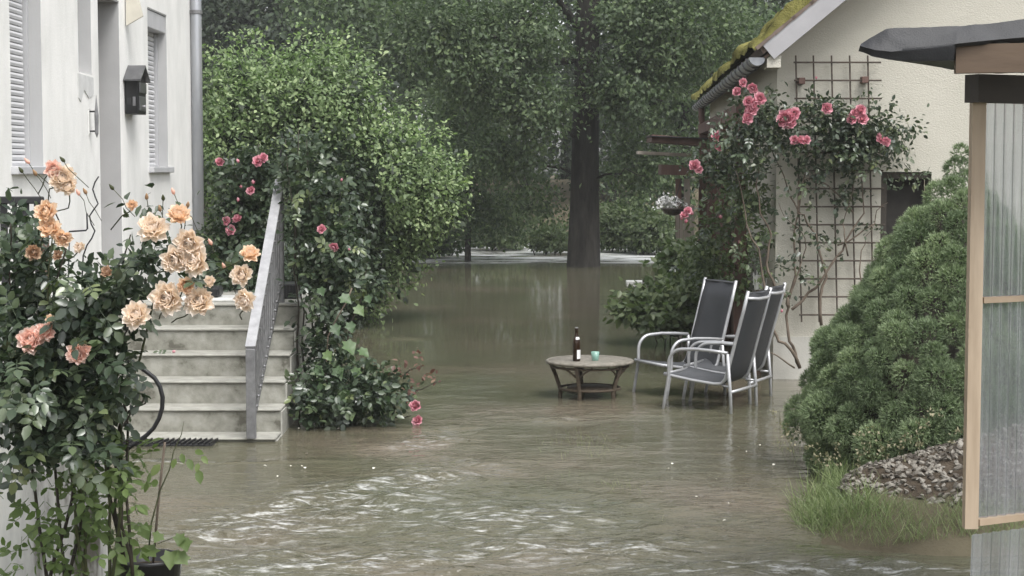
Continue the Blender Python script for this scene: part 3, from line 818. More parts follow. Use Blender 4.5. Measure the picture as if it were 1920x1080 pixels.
# ------------------------------------------------------------------ timber shelter with clear corrugated sheets, right edge
sh = root('timber_shelter', (2.3, 6.4, 0), 'timber shelter with black felt roof and clear corrugated sheets', 'shelter')
SD = 6.4                                                     # distance of its front-left corner
sdv = Vector((.89, .456, 0))                                 # it runs right and slightly away
def SP(s, z, n=0.0):
    b = W(1828, 500, SD); return Vector((b.x, SD, 0)) + sdv * s + Vector((.456, -.89, 0)) * n + Vector((0, 0, z))
ztop = W(1828, 190, SD).z; zbot = W(1828, 985, SD).z; zmid = W(1840, 563, SD).z
mb = MB(); mb.beam(SP(0, zbot - .01), SP(0, ztop), .05, .045, up=(0, 1, 0)); stile = mb.build('stile', M['wood_new'], sh)
mb = MB(); mb.beam(SP(1.6, zbot), SP(1.6, ztop), .05, .045, up=(0, 1, 0)); mb.build('stile', M['wood_new'], sh)
mb = MB(); mb.beam(SP(.03, zmid), SP(1.58, zmid), .04, .022); mb.build('rail', M['wood_rail'], sh)
mb = MB(); mb.beam(SP(.027, zbot + .011), SP(1.58, zbot + .011), .045, .024); mb.build('rail', M['wood_rail'], sh)
def clear_mat():
    m, nt, p, out = new_mat('clear_sheet')
    L = nt.links.new
    tr_ = nt.nodes.new('ShaderNodeBsdfTransparent'); tr_.inputs[0].default_value = (.88, .90, .92, 1)
    rf_ = nt.nodes.new('ShaderNodeBsdfRefraction'); rf_.inputs['IOR'].default_value = 1.12; rf_.inputs['Roughness'].default_value = .06; rf_.inputs[0].default_value = (.85, .88, .92, 1)
    p.inputs['Base Color'].default_value = (.70, .72, .75, 1); p.inputs['Roughness'].default_value = .12; p.inputs['Specular IOR Level'].default_value = .8
    n = noise(nt, 9, 5, .6, stretch=(1, 1, .15)); r = ramp(nt, [(.3, (.07,)*3), (.8, (.20,)*3)]); L(n.outputs[0], r.inputs[0])
    m1 = nt.nodes.new('ShaderNodeMixShader'); m1.inputs[0].default_value = .45; L(tr_.outputs[0], m1.inputs[1]); L(rf_.outputs[0], m1.inputs[2])
    m2 = nt.nodes.new('ShaderNodeMixShader'); L(r.outputs[0], m2.inputs[0]); L(m1.outputs[0], m2.inputs[1]); L(p.outputs[0], m2.inputs[2])
    L(m2.outputs[0], out.inputs['Surface'])
    return m
M['clear'] = clear_mat()
def sheet(s0, s1, z0, z1, n0, name, pitch=.046, amp=.0055, lean=0.0):
    ns = int((s1 - s0) / pitch * 12); V = []; F = []
    for j in (0, 1):
        for i in range(ns + 1):
            s = s0 + (s1 - s0) * i / ns; w = math.cos(2 * math.pi * (s - s0) / pitch)
            w = (abs(w) ** .7) * (1 if w > 0 else -1)
            for k, z in enumerate((z0, z1)):
                V.append(SP(s - (lean if k == 0 else 0), z, n0 + amp * w - j * .0016))
    m = 2 * (ns + 1)
    for i in range(ns):
        a = 2 * i
        F.append((a, a + 2, a + 3, a + 1)); F.append((m + a + 1, m + a + 3, m + a + 2, m + a))
    mb = MB(); mb.add(V, F); return mb.build(name, M['clear'], sh, True)
sheet(.028, 1.58, zbot + .02, ztop, .0, 'corrugated_sheet')
sheet(-.05, 1.58, -.12, zbot - .02, .06, 'lower_sheet', lean=.02)
# beams and roof
zb1a, zb1b = W(1790, 137, SD).z, W(1790, 82, SD).z
b1 = W(1792, 111, 6.05); zq = (W(1792, 137, 6.05).z + W(1792, 84, 6.05).z) / 2
mb = MB(); mb.beam(Vector((b1.x, 6.06, zq)), Vector((b1.x + 1.6, 5.86, zq + .015)), .05, .10); mb.build('rafter', M['wood_beam'], sh)
b2 = W(1826, 165, 6.32)
mb = MB(); zc_ = W(1826, 165, 6.32).z; mb.beam(Vector((b2.x, 6.35, zc_)), Vector((b2.x + 1.4, 7.05, zc_)), .075, .102); mb.build('lintel', M['wood_dark'], sh)
# felt roof: a slab whose edge is folded down, slightly sagging
def felt_roof():
    Df = 6.02
    # underside lip and top edge along the front, photo left to right
    lip = [(1608, 97), (1632, 107), (1660, 111), (1710, 114), (1786, 113), (1792, 88), (1860, 82), (1930, 76), (2300, 56)]
    mid = [(1612, 85), (1640, 93), (1672, 97), (1715, 92), (1786, 84), (1792, 82), (1860, 75), (1930, 69), (2300, 50)]
    top = [(1613, 82), (1632, 68), (1662, 55), (1720, 53), (1786, 49), (1792, 48), (1860, 44), (1930, 38), (2300, 20)]
    rows = []
    for r_, dd in ((lip, .0), (mid, -.012), (top, .03)):
        rows.append([W(px, py, Df + dd) for (px, py) in r_])
    back = [p + Vector((.80, 1.9, .10)) for p in rows[2]]
    under = [p + Vector((.80, 1.85, .06)) for p in rows[0]]
    n = len(lip); V = []; F = []
    for rw in (under, rows[0], rows[1], rows[2], back): V += rw
    for j in range(4):
        for i in range(n - 1):
            F.append((j*n+i, j*n+i+1, (j+1)*n+i+1, (j+1)*n+i))
    F.append((0, n, 2*n, 3*n, 4*n)); F.append((5*n-1, 4*n-1, 3*n-1, 2*n-1, n-1))
    mb = MB(); mb.add(V, F); o = mb.build('felt_roof', M['felt'], sh, True)
    sub = o.modifiers.new('s', 'SUBSURF'); sub.subdivision_type = 'SIMPLE'; sub.levels = 3; sub.render_levels = 3
    tx = bpy.data.textures.new('wrinkle', 'CLOUDS'); tx.noise_scale = .14
    dm_ = o.modifiers.new('d', 'DISPLACE'); dm_.texture = tx; dm_.strength = .022; dm_.mid_level = .5
    es = o.modifiers.new('e', 'EDGE_SPLIT'); es.split_angle = math.radians(48)
felt_roof()

# ------------------------------------------------------------------ garden chairs
def arc(c, r, a0, a1, n, plane):
    out = []
    for k in range(n + 1):
        a = a0 + (a1 - a0) * k / n
        out.append((c[0] + r * math.cos(a), c[1], c[2] + r * math.sin(a)))
    return out
def chair_meshes():
    """x forward, y across, z up, feet at z = 0"""
    R = .0145
    ms = {}
    def side(s):
        y = s * .275
        # front leg sweeping round into the arm rest, then down to the rear leg
        pts = [(.36, y, 0), (.325, y, .2), (.29, y, .40)]
        pts += arc((.165, y, .505), .125, math.radians(0), math.radians(88), 7, 'xz')
        pts += [(.05, y, .637), (-.10, y, .63), (-.235, y, .618)]
        mb = MB(); mb.tube(pts, R, 8); ms['arm%d' % s] = mb.mesh('arm_rest', M['alu'], True)
        pts = [(-.235, y, .612), (-.262, y, .3), (-.275, y, .0)]
        mb = MB(); mb.tube(pts, R, 8); ms['leg%d' % s] = mb.mesh('leg', M['alu'], True)
        y2 = s * .245
        pts = [(.345, y2, .415), (.30, y2, .405), (.1, y2, .375), (-.1, y2, .355), (-.17, y2, .36), (-.205, y2, .40), (-.235, y2, .5), (-.30, y2, .75), (-.355, y2, .95), (-.40, y2, 1.13)]
        mb = MB(); mb.tube(pts, R, 8); ms['rail%d' % s] = mb.mesh('frame_tube', M['alu'], True)
        mb = MB(); mb.tube([(.29, y, .40), (.285, y2, .395)], R * .8, 6); mb.tube([(-.262, y, .34), (-.18, y2, .345)], R * .8, 6)
        ms['brk%d' % s] = mb.mesh('bracket', M['alu'], True)
    side(1); side(-1)
    mb = MB(); mb.tube([(-.39, -.245, 1.07), (-.435, -.1, 1.06), (-.435, .1, 1.06), (-.39, .245, 1.07)], R * .95, 8); ms['top'] = mb.mesh('top_rail', M['alu'], True)
    mb = MB(); mb.tube([(.34, -.245, .41), (.34, .245, .41)], R, 8); ms['front'] = mb.mesh('front_rail', M['alu'], True)
    mb = MB(); mb.tube([(-.27, -.275, .30), (-.27, .275, .30)], R * .9, 8); ms['rear'] = mb.mesh('stretcher', M['alu'], True)
    def strip(path, w, sag):
        V = []; F = []; n = len(path); m = 7
        for (x, z, sg) in path:
            for k in range(m):
                t = -1 + 2 * k / (m - 1)
                V.append((x + sg[0] * (1 - t * t) * sag, t * w, z + sg[1] * (1 - t * t) * sag))
        for i in range(n - 1):
            for k in range(m - 1):
                F.append((i*m+k, i*m+k+1, (i+1)*m+k+1, (i+1)*m+k))
        return V, F
    V, F = strip([(.34, .428, (0, -1)), (.30, .420, (0, -1)), (.1, .390, (0, -1)), (-.1, .371, (0, -1)), (-.16, .372, (.3, -.8))], .24, .022)
    mb = MB(); mb.add(V, F); ms['seat'] = mb.mesh('seat', M['sling_light'], True)
    V, F = strip([(-.165, .375, (-.5, -.5)), (-.19, .41, (-1, 0)), (-.22, .5, (-1, 0)), (-.29, .75, (-1, .2)), (-.345, .95, (-1, .2)), (-.392, 1.115, (-1, .2))], .24, .03)
    mb = MB(); mb.add(V, F); ms['back'] = mb.mesh('backrest', M['sling'], True)
    mb = MB(); mb.tube([(-.394, -.24, 1.112), (-.424, 0, 1.106), (-.394, .24, 1.112)], .008, 6); ms['hem'] = mb.mesh('hem', M['sling_light'], True)
    for k in ('seat', 'back'):
        pass
    return ms
CM = chair_meshes()
def chair(loc, rz, label):
    c = root('garden_chair', loc, label, 'chair', 'garden chairs standing in the flood', rz)
    for k, me in CM.items():
        o = bpy.data.objects.new(me.name, me); col.objects.link(o); o.parent = c
        if k in ('seat', 'back'):
            so = o.modifiers.new('t', 'SOLIDIFY'); so.thickness = .005
    return c
GZ = -.125
def chair_from_foot(px, py, a, side_):
    """place by where the near front foot enters the water; forward = (-cos a, sin a)"""
    D = 2.0 * FOC / (py - 315); p = W(px, py, D)
    rz = math.pi - a
    f = Vector((math.cos(rz), math.sin(rz), 0)); l = Vector((-math.sin(rz), math.cos(rz), 0))
    o = p - f * .345 - l * (side_ * .275)
    return (o.x, o.y, GZ), rz
# forward left and slightly away: the camera sees the back slings
loc, rz = chair_from_foot(1242, 768, math.radians(30), 1)
chair(loc, rz, 'garden chair nearest the camera, dark sling back turned towards us')
l2 = (loc[0] + .22, loc[1] + .60, GZ)
chair(l2, rz + math.radians(3), 'garden chair half hidden behind the nearest one, beside the cream wall corner')
loc, rz = chair_from_foot(1187, 736, math.radians(-27), -1)
chair(loc, rz, 'garden chair beside the round table, open seat facing left towards us')

# ------------------------------------------------------------------ rattan table, bottle, glass
tc_ = W(1106, 676, 15.0); TX, TY, TZ = tc_.x, 15.0, tc_.z
tb = root('rattan_table', (TX, TY, GZ), 'low round rattan table standing in the water', 'table')
RT = .385
def torus(c, R_, r_, n=40, m=8, wob=0.0):
    pts = [(c[0] + R_ * math.cos(2*math.pi*k/n), c[1] + R_ * math.sin(2*math.pi*k/n), c[2] + wob * math.sin(3*2*math.pi*k/n)) for k in range(n + 1)]
    return pts
mb = MB(); mb.lathe([(RT - .03, -.012), (RT - .02, -.008), (RT - .02, .004), (RT * .6, .006), (.01, .006)], (TX, TY, TZ), 40); mb.build('table_top', M['rattan_top'], tb, True)
mb = MB(); mb.tube(torus((TX, TY, TZ - .006), RT - .012, .02), .015, 8, False); mb.build('rim', M['rattan_top'], tb, True)
mb = MB(); mb.tube(torus((TX, TY, TZ - .045), RT - .05, .012), .011, 6, False); mb.build('apron_ring', M['rattan'], tb, True)
for k in range(5):
    a = 2 * math.pi * k / 5 + .55
    ca, sa = math.cos(a), math.sin(a)
    pts = [(TX + ca * (RT - .04), TY + sa * (RT - .04), TZ - .02), (TX + ca * .30, TY + sa * .30, TZ - .13), (TX + ca * .255, TY + sa * .255, TZ - .26), (TX + ca * .27, TY + sa * .27, GZ)]
    mb = MB(); mb.tube(pts, [.020, .018, .019, .021], 8); mb.build('leg', M['rattan'], tb, True)
    # curved brace either side of the leg
    for s in (-1, 1):
        a2 = a + s * .42
        mb = MB(); mb.tube([(TX + ca * .30, TY + sa * .30, TZ - .13), (TX + math.cos(a + s*.2) * .325, TY + math.sin(a + s*.2) * .325, TZ - .075), (TX + math.cos(a2) * .34, TY + math.sin(a2) * .34, TZ - .03)], .009, 6); mb.build('brace', M['rattan'], tb, True)
mb = MB(); mb.tube(torus((TX, TY, TZ - .24), .262, .014), .012, 6, False); mb.build('lower_ring', M['rattan'], tb, True)
mb = MB(); mb.lathe([(.20, -.008), (.20, .002), (.01, .004)], (TX, TY, TZ - .232), 30); mb.build('lower_shelf', M['rattan'], tb, True)

def glass_mat(name, c, rough=.08, trans=.6):
    m, nt, p, out = new_mat(name)
    n = noise(nt, 14, 3); r = ramp(nt, [(.3, c), (.7, tuple(x * 1.15 for x in c))]); nt.links.new(n.outputs[0], r.inputs[0]); nt.links.new(r.outputs[0], p.inputs['Base Color'])
    p.inputs['Roughness'].default_value = rough; p.inputs['Transmission Weight'].default_value = trans; p.inputs['IOR'].default_value = 1.45
    return m
M['brown_glass'] = glass_mat('brown_glass', (.030, .014, .006), .1, .35)
M['teal_glass'] = glass_mat('teal_glass', (.30, .52, .44), .25, .45)
bp_ = W(1081, 674, TY - .1); bp_.z = TZ + .0065
bt = root('beer_bottle', bp_, 'brown glass beer bottle on the rattan table', 'bottle')
k_ = .062 * FOC / 15 and 1.0
mb = MB(); mb.lathe([(.030, 0), (.0335, .006), (.0335, .155), (.031, .178), (.02, .21), (.0145, .235), (.0135, .272), (.0155, .274), (.0155, .282), (.0135, .284), (.013, .287)], bp_, 20); mb.build('body', M['brown_glass'], bt, True)
mb = MB(); mb.lathe([(.010, .2872), (.0155, .2875), (.0155, .293), (.012, .296), (.002, .297)], bp_, 16); mb.build('cap', M['galv_dark'], bt, True)
def band(r0, r1, z0, z1, a0, a1, c, n=12):
    V = []; F = []
    for k in range(n + 1):
        a = a0 + (a1 - a0) * k / n
        V += [(c[0] + r0 * math.cos(a), c[1] + r0 * math.sin(a), c[2] + z0), (c[0] + r1 * math.cos(a), c[1] + r1 * math.sin(a), c[2] + z1)]
    for k in range(n): F.append((2*k, 2*k+2, 2*k+3, 2*k+1))
    return MB().add(V, F)
band(.0342, .0342, .022, .10, -1.5, 1.6, bp_).build('label_front', M['paper'], bt, True)
band(.0275, .0212, .19, .212, -1.9, .6, bp_).build('label_neck', M['paper'], bt, True)
gp = W(1116, 671, TY - .06); gp.z = TZ + .0065
gl = root('drinking_glass', gp, 'small pale green candle glass on the rattan table', 'glass')
mb = MB(); mb.lathe([(.026, 0), (.029, .004), (.037, .078), (.034, .078), (.027, .012), (.002, .010)], gp, 20); mb.build('cup', M['teal_glass'], gl, True)
mb = MB(); mb.lathe([(.024, .0), (.027, .025), (.002, .027)], gp + Vector((0, 0, .0125)), 16); mb.build('candle', M['white_pot'], gl, True)

# white pot by the corner, blue thing behind the spruce, drifting board
pw = W(1423, 530, 16.6)
wp = root('white_plant_pot', (pw.x, 16.6, pw.z - .3), 'white slatted plant pot on a post beside the house corner', 'pot')
mb = MB(); mb.lathe([(.045, -.07), (.06, .06), (.063, .07), (.055, .07), (.01, .05)], pw, 12); mb.build('pot', M['white_pot'], wp)
for k in range(5):
    mb = MB(); mb.box(pw.x - .06 + k * .03, pw.x - .048 + k * .03, 16.57, 16.58, pw.z - .02, pw.z + .10 + .02 * (k % 2)); mb.build('slat', M['white_pot'], wp)
mb = MB(); mb.beam((pw.x, 16.6, -.2), (pw.x, 16.6, pw.z - .07), .05, .05, up=(0, 1, 0)); mb.build('post', M['wood_old'], wp)
bc = W(1556, 655, 14.0)
bl_ = root('blue_tarpaulin', (bc.x, 14.0, -.1), 'corner of something blue showing behind the conical spruce', 'tarpaulin')
q = [W(1523, 634, 14), W(1556, 612, 14), W(1600, 606, 14), W(1600, 700, 14), W(1534, 690, 14), W(1526, 672, 14)]
mb = MB(); mb.prism(q, (0.1, .4, 0)); mb.build('sheet', M['blue'], bl_)
fb = W(1198, 531, 2 * FOC / (531 - 315)); 
fbo = root('floating_board', (fb.x, fb.y, 0), 'pale board drifting on the water near the veranda', 'board')
mb = MB(); mb.bbox(fb.x - .22, fb.x + .2, fb.y - .12, fb.y + .15, -.03, .045, .01); mb.build('plank', M['white_pot'], fbo)
mb = MB(); mb.tube([(fb.x + .05, fb.y - .16, .055), (fb.x + .35, fb.y - .1, .07)], .025, 6); mb.build('stick', M['wood_dark'], fbo)

# ------------------------------------------------------------------ plant builders
def comb(parts):
    """join scattered pieces (V, F, tint)"""
    Vs, Fs, Ts = [], [], []; n = 0
    for (V, F, T) in parts:
        Vs.append(V); Fs.append(F + n); Ts.append(T); n += len(V)
    return np.concatenate(Vs), np.concatenate(Fs), np.concatenate(Ts)

def foliage(name, blobs, n_clump, per, spread, size, tmpl, mat, parent, seed, shell=.45, kind='stuff', flat=.7, up=.6, zmin=0.03, keep=None):
    rng = np.random.default_rng(seed)
    P, D, N, t = clumps(blobs, n_clump, per, spread, rng, shell, flat, up)
    k = P[:, 2] > zmin
    if keep is not None: k &= keep(P)
    P, D, N, t = P[k], D[k], N[k], t[k]
    S = size * (.65 + .7 * rng.random(len(P)))
    return link(name, leaf_mesh(name, P, D, N, S, tmpl, mat, t, off(parent)), parent, kind)

def wob(a, b, n, amp, rng, sag=0.0):
    a = Vector(a); b = Vector(b); out = []
    o = Vector((0, 0, 0))
    for k in range(n + 1):
        t = k / n
        e = math.sin(math.pi * t)
        o = o + Vector(rng.normal(size=3)) * amp / math.sqrt(n)
        out.append(a.lerp(b, t) + o * e + Vector((0, 0, sag * e)))
    return out

def tree(label, x, y, h, r, blobs, n_clump, per, spread, size, mat, seed, limbs=6, name='tree', group='trees beyond the flooded garden', shell=.8, trunk_pts=None, lean=(0, 0), base=-1.0, sub=0):
    rng = np.random.default_rng(seed)
    t = root(name, (x, y, base), label, 'tree', group)
    pts = trunk_pts or [Vector((x + lean[0] * k / 6 + .06 * rng.normal() * (k > 0), y + lean[1] * k / 6, base + (h * .8 - base) * k / 6)) for k in range(7)]
    rs = [r * (1.35 if k == 0 else 1.0 - .72 * k / (len(pts) - 1)) for k in range(len(pts))]
    mb = MB(); mb.tube(pts, rs, 12); trk = mb.build('trunk', M['bark'], t, True)
    B = [Vector(b[:3]) for b in blobs]
    for k in range(limbs):
        i = 1 + int(rng.integers(0, max(1, len(pts) - 2)))
        a = pts[i].lerp(pts[i + 1] if i + 1 < len(pts) else pts[i], rng.random())
        b = B[k % len(B)] + Vector(rng.normal(size=3)) * .6
        if (b - a).length > 6: b = a + (b - a).normalized() * 6
        mb = MB(); L_ = wob(a, b, 6, .35, rng, .15); q = r * (.16 + .18 * rng.random())
        mb.tube(L_, [q * (1 - .85 * j / 6) for j in range(7)], 6); mb.build('limb', M['bark'], trk, True)
    foliage('crown', blobs, n_clump, per, spread, size, LEAF2, mat, t, seed + 1, shell)
    return t

# ------------------------------------------------------------------ trees
def pxblob(px, py, D, rx, rz, ry=None, w=1.0):
    """ellipsoid whose centre and radii are read off the photo at distance D"""
    c = W(px, py, D); s = D / FOC
    return (c.x, c.y, c.z, rx * s, (ry if ry is not None else rx * s), rz * s, w)
D0 = 35.0
b0 = W(1094, 500, D0); 
tp = [Vector((b0.x, D0, -1.0)), Vector((b0.x + .0, D0, .0)), Vector((b0.x + .02, D0, 1.2)), Vector((b0.x + .03, D0, 2.4)), Vector((b0.x + .06, D0, 4.2)), Vector((b0.x + .10, D0, 6.2)), Vector((b0.x + .12, D0, 9)), Vector((b0.x, D0, 12.5))]
rs = [.48, .345, .30, .275, .25, .22, .16, .05]
mt = root('alder_tree', (b0.x, D0, -1), 'big tree with a thick dark trunk standing in the water', 'tree', 'trees beyond the flooded garden')
mb = MB(); mb.tube(tp, rs, 20); trk = mb.build('trunk', M['bark'], mt, True)
rng = np.random.default_rng(5)
for (pa, pb, da, db, r0) in [((1092, 60), (985, -60), 35, 34, .10), ((1090, 110), (905, 90), 35, 33.6, .085), ((1000, 20), (930, 70), 34.2, 33, .06), ((1100, 30), (1230, -20), 35, 34, .08), ((1098, 190), (1010, 205), 35, 33.5, .05),
                             ((1105, 160), (1220, 185), 35, 33.8, .05), ((1085, 260), (1005, 250), 35, 33.5, .04), ((1110, 340), (1210, 330), 35, 34, .03), ((1082, 330), (990, 350), 35, 34.3, .03), ((1100, -40), (1330, -90), 35, 33, .1), ((1095, -60), (800, -110), 35, 33, .1)]:
    mb = MB(); L_ = wob(W(*pa, da), W(*pb, db), 6, .3, rng, .12); mb.tube(L_, [r0 * (1 - .8 * j / 6) for j in range(7)], 6); mb.build('limb', M['bark'], trk, True)
bl = [pxblob(1000, 60, 34, 130, 75, 1.6), pxblob(905, 130, 33.6, 110, 90, 1.4), pxblob(1010, 200, 33.6, 90, 60, 1.2), pxblob(1150, 190, 34, 75, 55, 1.0, 1.3), pxblob(1210, 120, 34, 120, 80, 1.6),
      pxblob(1300, 60, 34.5, 130, 80, 1.8), pxblob(950, 290, 34.5, 90, 55, 1.2, .8), pxblob(1200, 300, 35, 75, 60, 1.2, .9), pxblob(1180, 20, 34, 130, 60, 1.5), pxblob(830, 60, 33.5, 110, 70, 1.5), pxblob(1000, 370, 36, 70, 45, 1.0, .6)]
def clear_of_trunk(P):
    px = 960 + P[:, 0] / P[:, 1] * FOC; py = 315 - (P[:, 2] - 2) / P[:, 1] * FOC
    front = P[:, 1] < 35.3
    pr = np.clip(1.5 - np.abs(px - 1098 + 14 * np.sin(py * .045)) / 42, 0, .93)
    pr = np.where((py > 95) & (py < 205), pr * .45, pr)
    return ~(front & (np.random.default_rng(4).random(len(P)) < pr))
foliage('crown', bl, 1500, 30, .19, .10, LEAF2, M['leaf_alder'], mt, 21, .8, keep=clear_of_trunk)
hi = [(b0.x - 3, 33.5, 7.8, 3.2, 2.6, 2.0), (b0.x + 3, 34, 8.2, 3.4, 2.6, 2.2), (b0.x, 35, 11, 3.2, 2.8, 2.6)]
foliage('crown', hi, 700, 18, .3, .17, LEAF2, M['leaf_alder'], mt, 22, .8)

def px_tree(label, px, D, blobs, n, per, mat, seed, r=.16, size=.15, spread=.28, **k):
    c = W(px, 400, D)
    return tree(label, c.x, D, 9.5, r, blobs, n, per, spread, size, mat, seed, **k)
px_tree('slender young tree left of the big dark trunk', 876, 37, [pxblob(880, 300, 37, 75, 90, 1.0), pxblob(840, 400, 37, 70, 45, .9), pxblob(930, 400, 38, 80, 45, 1.0), pxblob(870, 200, 37.5, 70, 60, 1.0)], 700, 18, M['leaf_alder'], 31, r=.07, size=.10, spread=.18, trunk_pts=None)
px_tree('broad leafy tree behind the climbing bush', 770, 44, [pxblob(640, -20, 45, 120, 60, 2.2, .8), pxblob(770, 120, 44, 150, 90, 2.4), pxblob(700, 30, 44, 160, 70, 2.6), pxblob(850, 230, 43, 110, 70, 2.0), pxblob(860, 20, 44, 130, 60, 2)], 900, 18, M['leaf_alder'], 32)
px_tree('dark tree rising above the climbing bush at the left', 600, 50, [pxblob(580, 60, 50, 160, 120, 2.6), pxblob(640, -80, 50, 170, 110, 2.6), pxblob(520, 200, 50, 140, 110, 2.4)], 1300, 18, M['leaf_dark'], 33, limbs=5, size=.19)
px_tree('dark spruce-like tree next to the white house downpipe', 440, 52, [pxblob(440, 60, 52, 110, 160, 2.2), pxblob(430, -120, 52, 90, 130, 2.0), pxblob(450, 250, 52, 130, 110, 2.4)], 1300, 18, M['leaf_dark'], 34, limbs=5, size=.19)
px_tree('leafy tree between the big trunk and the mossy roof', 1280, 43, [pxblob(1270, 180, 43, 130, 100, 2.2), pxblob(1340, 60, 43, 140, 90, 2.4), pxblob(1220, 330, 43, 100, 75, 1.8), pxblob(1240, -40, 43, 150, 80, 2.4)], 1000, 18, M['leaf_alder'], 35)
px_tree('tall tree partly hidden behind the mossy roof', 1440, 47, [pxblob(1430, 80, 47, 140, 110, 2.4), pxblob(1480, -60, 47, 150, 110, 2.6), pxblob(1390, 240, 47, 100, 90, 2.0)], 700, 18, M['leaf_dark'], 36, limbs=5)
px_tree('dim tree in the gap left of the big trunk', 985, 54, [pxblob(985, 120, 54, 140, 110, 2.8), pxblob(1010, -60, 54, 160, 110, 3), pxblob(930, 270, 54, 120, 90, 2.4)], 600, 18, M['leaf_dark'], 37, limbs=5)
px_tree('dim tree in the gap right of the big trunk', 1150, 56, [pxblob(1150, 140, 56, 130, 120, 2.8), pxblob(1170, -60, 56, 150, 110, 3), pxblob(1130, 300, 56, 100, 80, 2.4)], 600, 18, M['leaf_dark'], 38, limbs=5)

# shrubs on the far river bank
for i, (px, py, D, rx, rz, n, lb) in enumerate([(800, 455, 38.5, 70, 32, 260, 'low bush with fallen boughs at the foot of the climbing bush'), (930, 440, 42, 75, 38, 300, 'bushy river-bank shrub left of the big trunk'), (1035, 450, 40, 50, 35, 200, 'small shrub close on the left of the big trunk'),
                                               (1165, 420, 41, 60, 45, 320, 'broad-leaved shrub close on the right of the big trunk'), (1225, 430, 40, 55, 40, 300, 'leafy shrub by the far end of the veranda'), (735, 370, 40, 85, 115, 700, 'dark shrub half hidden behind the climbing bush')]):  # last shrub enlarged to block sky gaps mirrored in the water
    b = pxblob(px, py, D, rx, rz, .9)
    s_ = root('bank_shrub', (b[0], b[1], -.5), lb, 'shrub', 'shrubs along the river bank')
    rng = np.random.default_rng(60 + i)
    for k in range(4):
        mb = MB(); mb.tube(wob((b[0] + .15 * rng.normal(), b[1], -.6), (b[0] + b[3] * .6 * rng.normal(), b[1] + .3 * rng.normal(), b[2]), 5, .2, rng), [.03, .027, .024, .02, .015, .008], 6); mb.build('stem', M['bark'], s_, True)
    foliage('foliage', [b, (b[0], b[1], b[2] * .6, b[3] * .8, .7, b[5])], n, 16, .12, .11, LEAF2, M['leaf_shrub'] if i in (1, 2, 3, 4) else M['leaf_alder'], s_, 70 + i, .8, zmin=.12)

# far woodland: one mass beyond the river
wd = root('woodland', (0, 66, 0), 'dark woodland closing the view beyond the river', 'woodland'); wd['kind'] = 'stuff'
rng = np.random.default_rng(90)
wb_ = []
for k in range(46):
    x = -44 + k * 2.0; y = 62 + 10 * rng.random(); hh = 12.5 + 4.5 * rng.random()
    wb_.append((x, y, hh * .5, 2.6, 2.2, hh * .55))
foliage('canopy', wb_, 5200, 16, .6, .36, LEAF2, M['leaf_dark'], wd, 91, .5)
mb = MB()
for b in wb_:
    mb.tube([(b[0], b[1] + .5, -.5), (b[0] + .2, b[1] + .5, 5), (b[0] + .1, b[1] + .5, 9)], [.25, .2, .08], 6)
mb.build('trunks', M['bark'], wd, True, kind='stuff')

# ------------------------------------------------------------------ roses: blossoms and leaves
def petal(w, h, cup, curl, n=5, m=5):
    """base at the origin, grows along +z, outside faces +y"""
    V = []; T = []; F = []
    for j in range(m):
        v = j / (m - 1)
        ww = w * (math.sin(math.pi * (.12 + .72 * v)) ** .8)
        for i in range(n):
            u = -1 + 2 * i / (n - 1)
            x = u * ww * .5
            y = -cup * (u * u) * ww * .5 + curl * (v ** 2.2) * h + .10 * h * math.sin(math.pi * v)
            z = h * v * (1 - .14 * u * u * v) + .02 * h * math.sin(5 * u + 3 * v)
            y += .05 * h * v * v * math.sin(7 * u + 1.3)
            V.append((x, y, z)); T.append(min(1, v * .9 + .1 * abs(u)))
    for j in range(m - 1):
        for i in range(n - 1):
            a = j * n + i
            F.append((a, a + 1, a + n + 1)); F.append((a, a + n + 1, a + n))
    return np.array(V, float), np.array(F), np.array(T, float)

def xform(V, M4):
    R_ = np.array(M4.to_3x3()); t = np.array(M4.translation)
    return V @ R_.T + t

def whorl(specs, mat, name, seed, r=1.0):
    rng = np.random.default_rng(seed); parts = []
    for (cnt, tilt, w, h, cup, curl, a0, rad) in specs:
        for k in range(cnt):
            V, F, T = petal(w * (.9 + .2 * rng.random()), h * (.9 + .2 * rng.random()), cup, curl)
            m4 = Matrix.Rotation(a0 + 2 * math.pi * k / cnt + .25 * rng.normal(), 4, 'Z') @ Matrix.Translation((0, rad, 0)) @ Matrix.Rotation(-tilt + .1 * rng.normal(), 4, 'X')
            parts.append((xform(V, m4), F, np.clip(T + .12 * rng.normal(), 0, 1)))
    V, F, T = comb(parts)
    return np_mesh(name, V * r, F, mat, True, T)

def bloom_meshes(mat, key):
    """heart, outer petal, both for a blossom of radius about 1"""
    heart = [whorl([(5, .10, .38, .48, 1.0, -.16, .2, .03), (8, .26, .44, .58, 1.0, -.14, .7, .07), (10, .44, .48, .66, .9, -.10, .1, .10), (12, .64, .50, .74, .8, -.04, .5, .12), (13, .86, .52, .80, .6, .03, .9, .14)], M[mat], 'heart_' + key, s, 1.12) for s in (1, 2)]
    V, F, T = petal(.66, 1.0, .4, .12, 5, 4)
    pet = np_mesh('petal_' + key, V, F, M[mat], True, T)
    return heart, pet
BLOOM = {k: bloom_meshes('petal_' + k, k) for k in ('peach', 'orange', 'blush', 'faded')}
V, F, T = petal(.30, .5, .5, .1, 3, 3); SEPAL = np_mesh('sepal', V, F, M['leaf_rose'], True, T)

def aim(p, d, scale, roll=0.0):
    q = Vector(d).normalized().to_track_quat('Z', 'Y').to_matrix().to_4x4()
    return Matrix.Translation(p) @ q @ Matrix.Rotation(roll, 4, 'Z') @ Matrix.Scale(scale, 4)

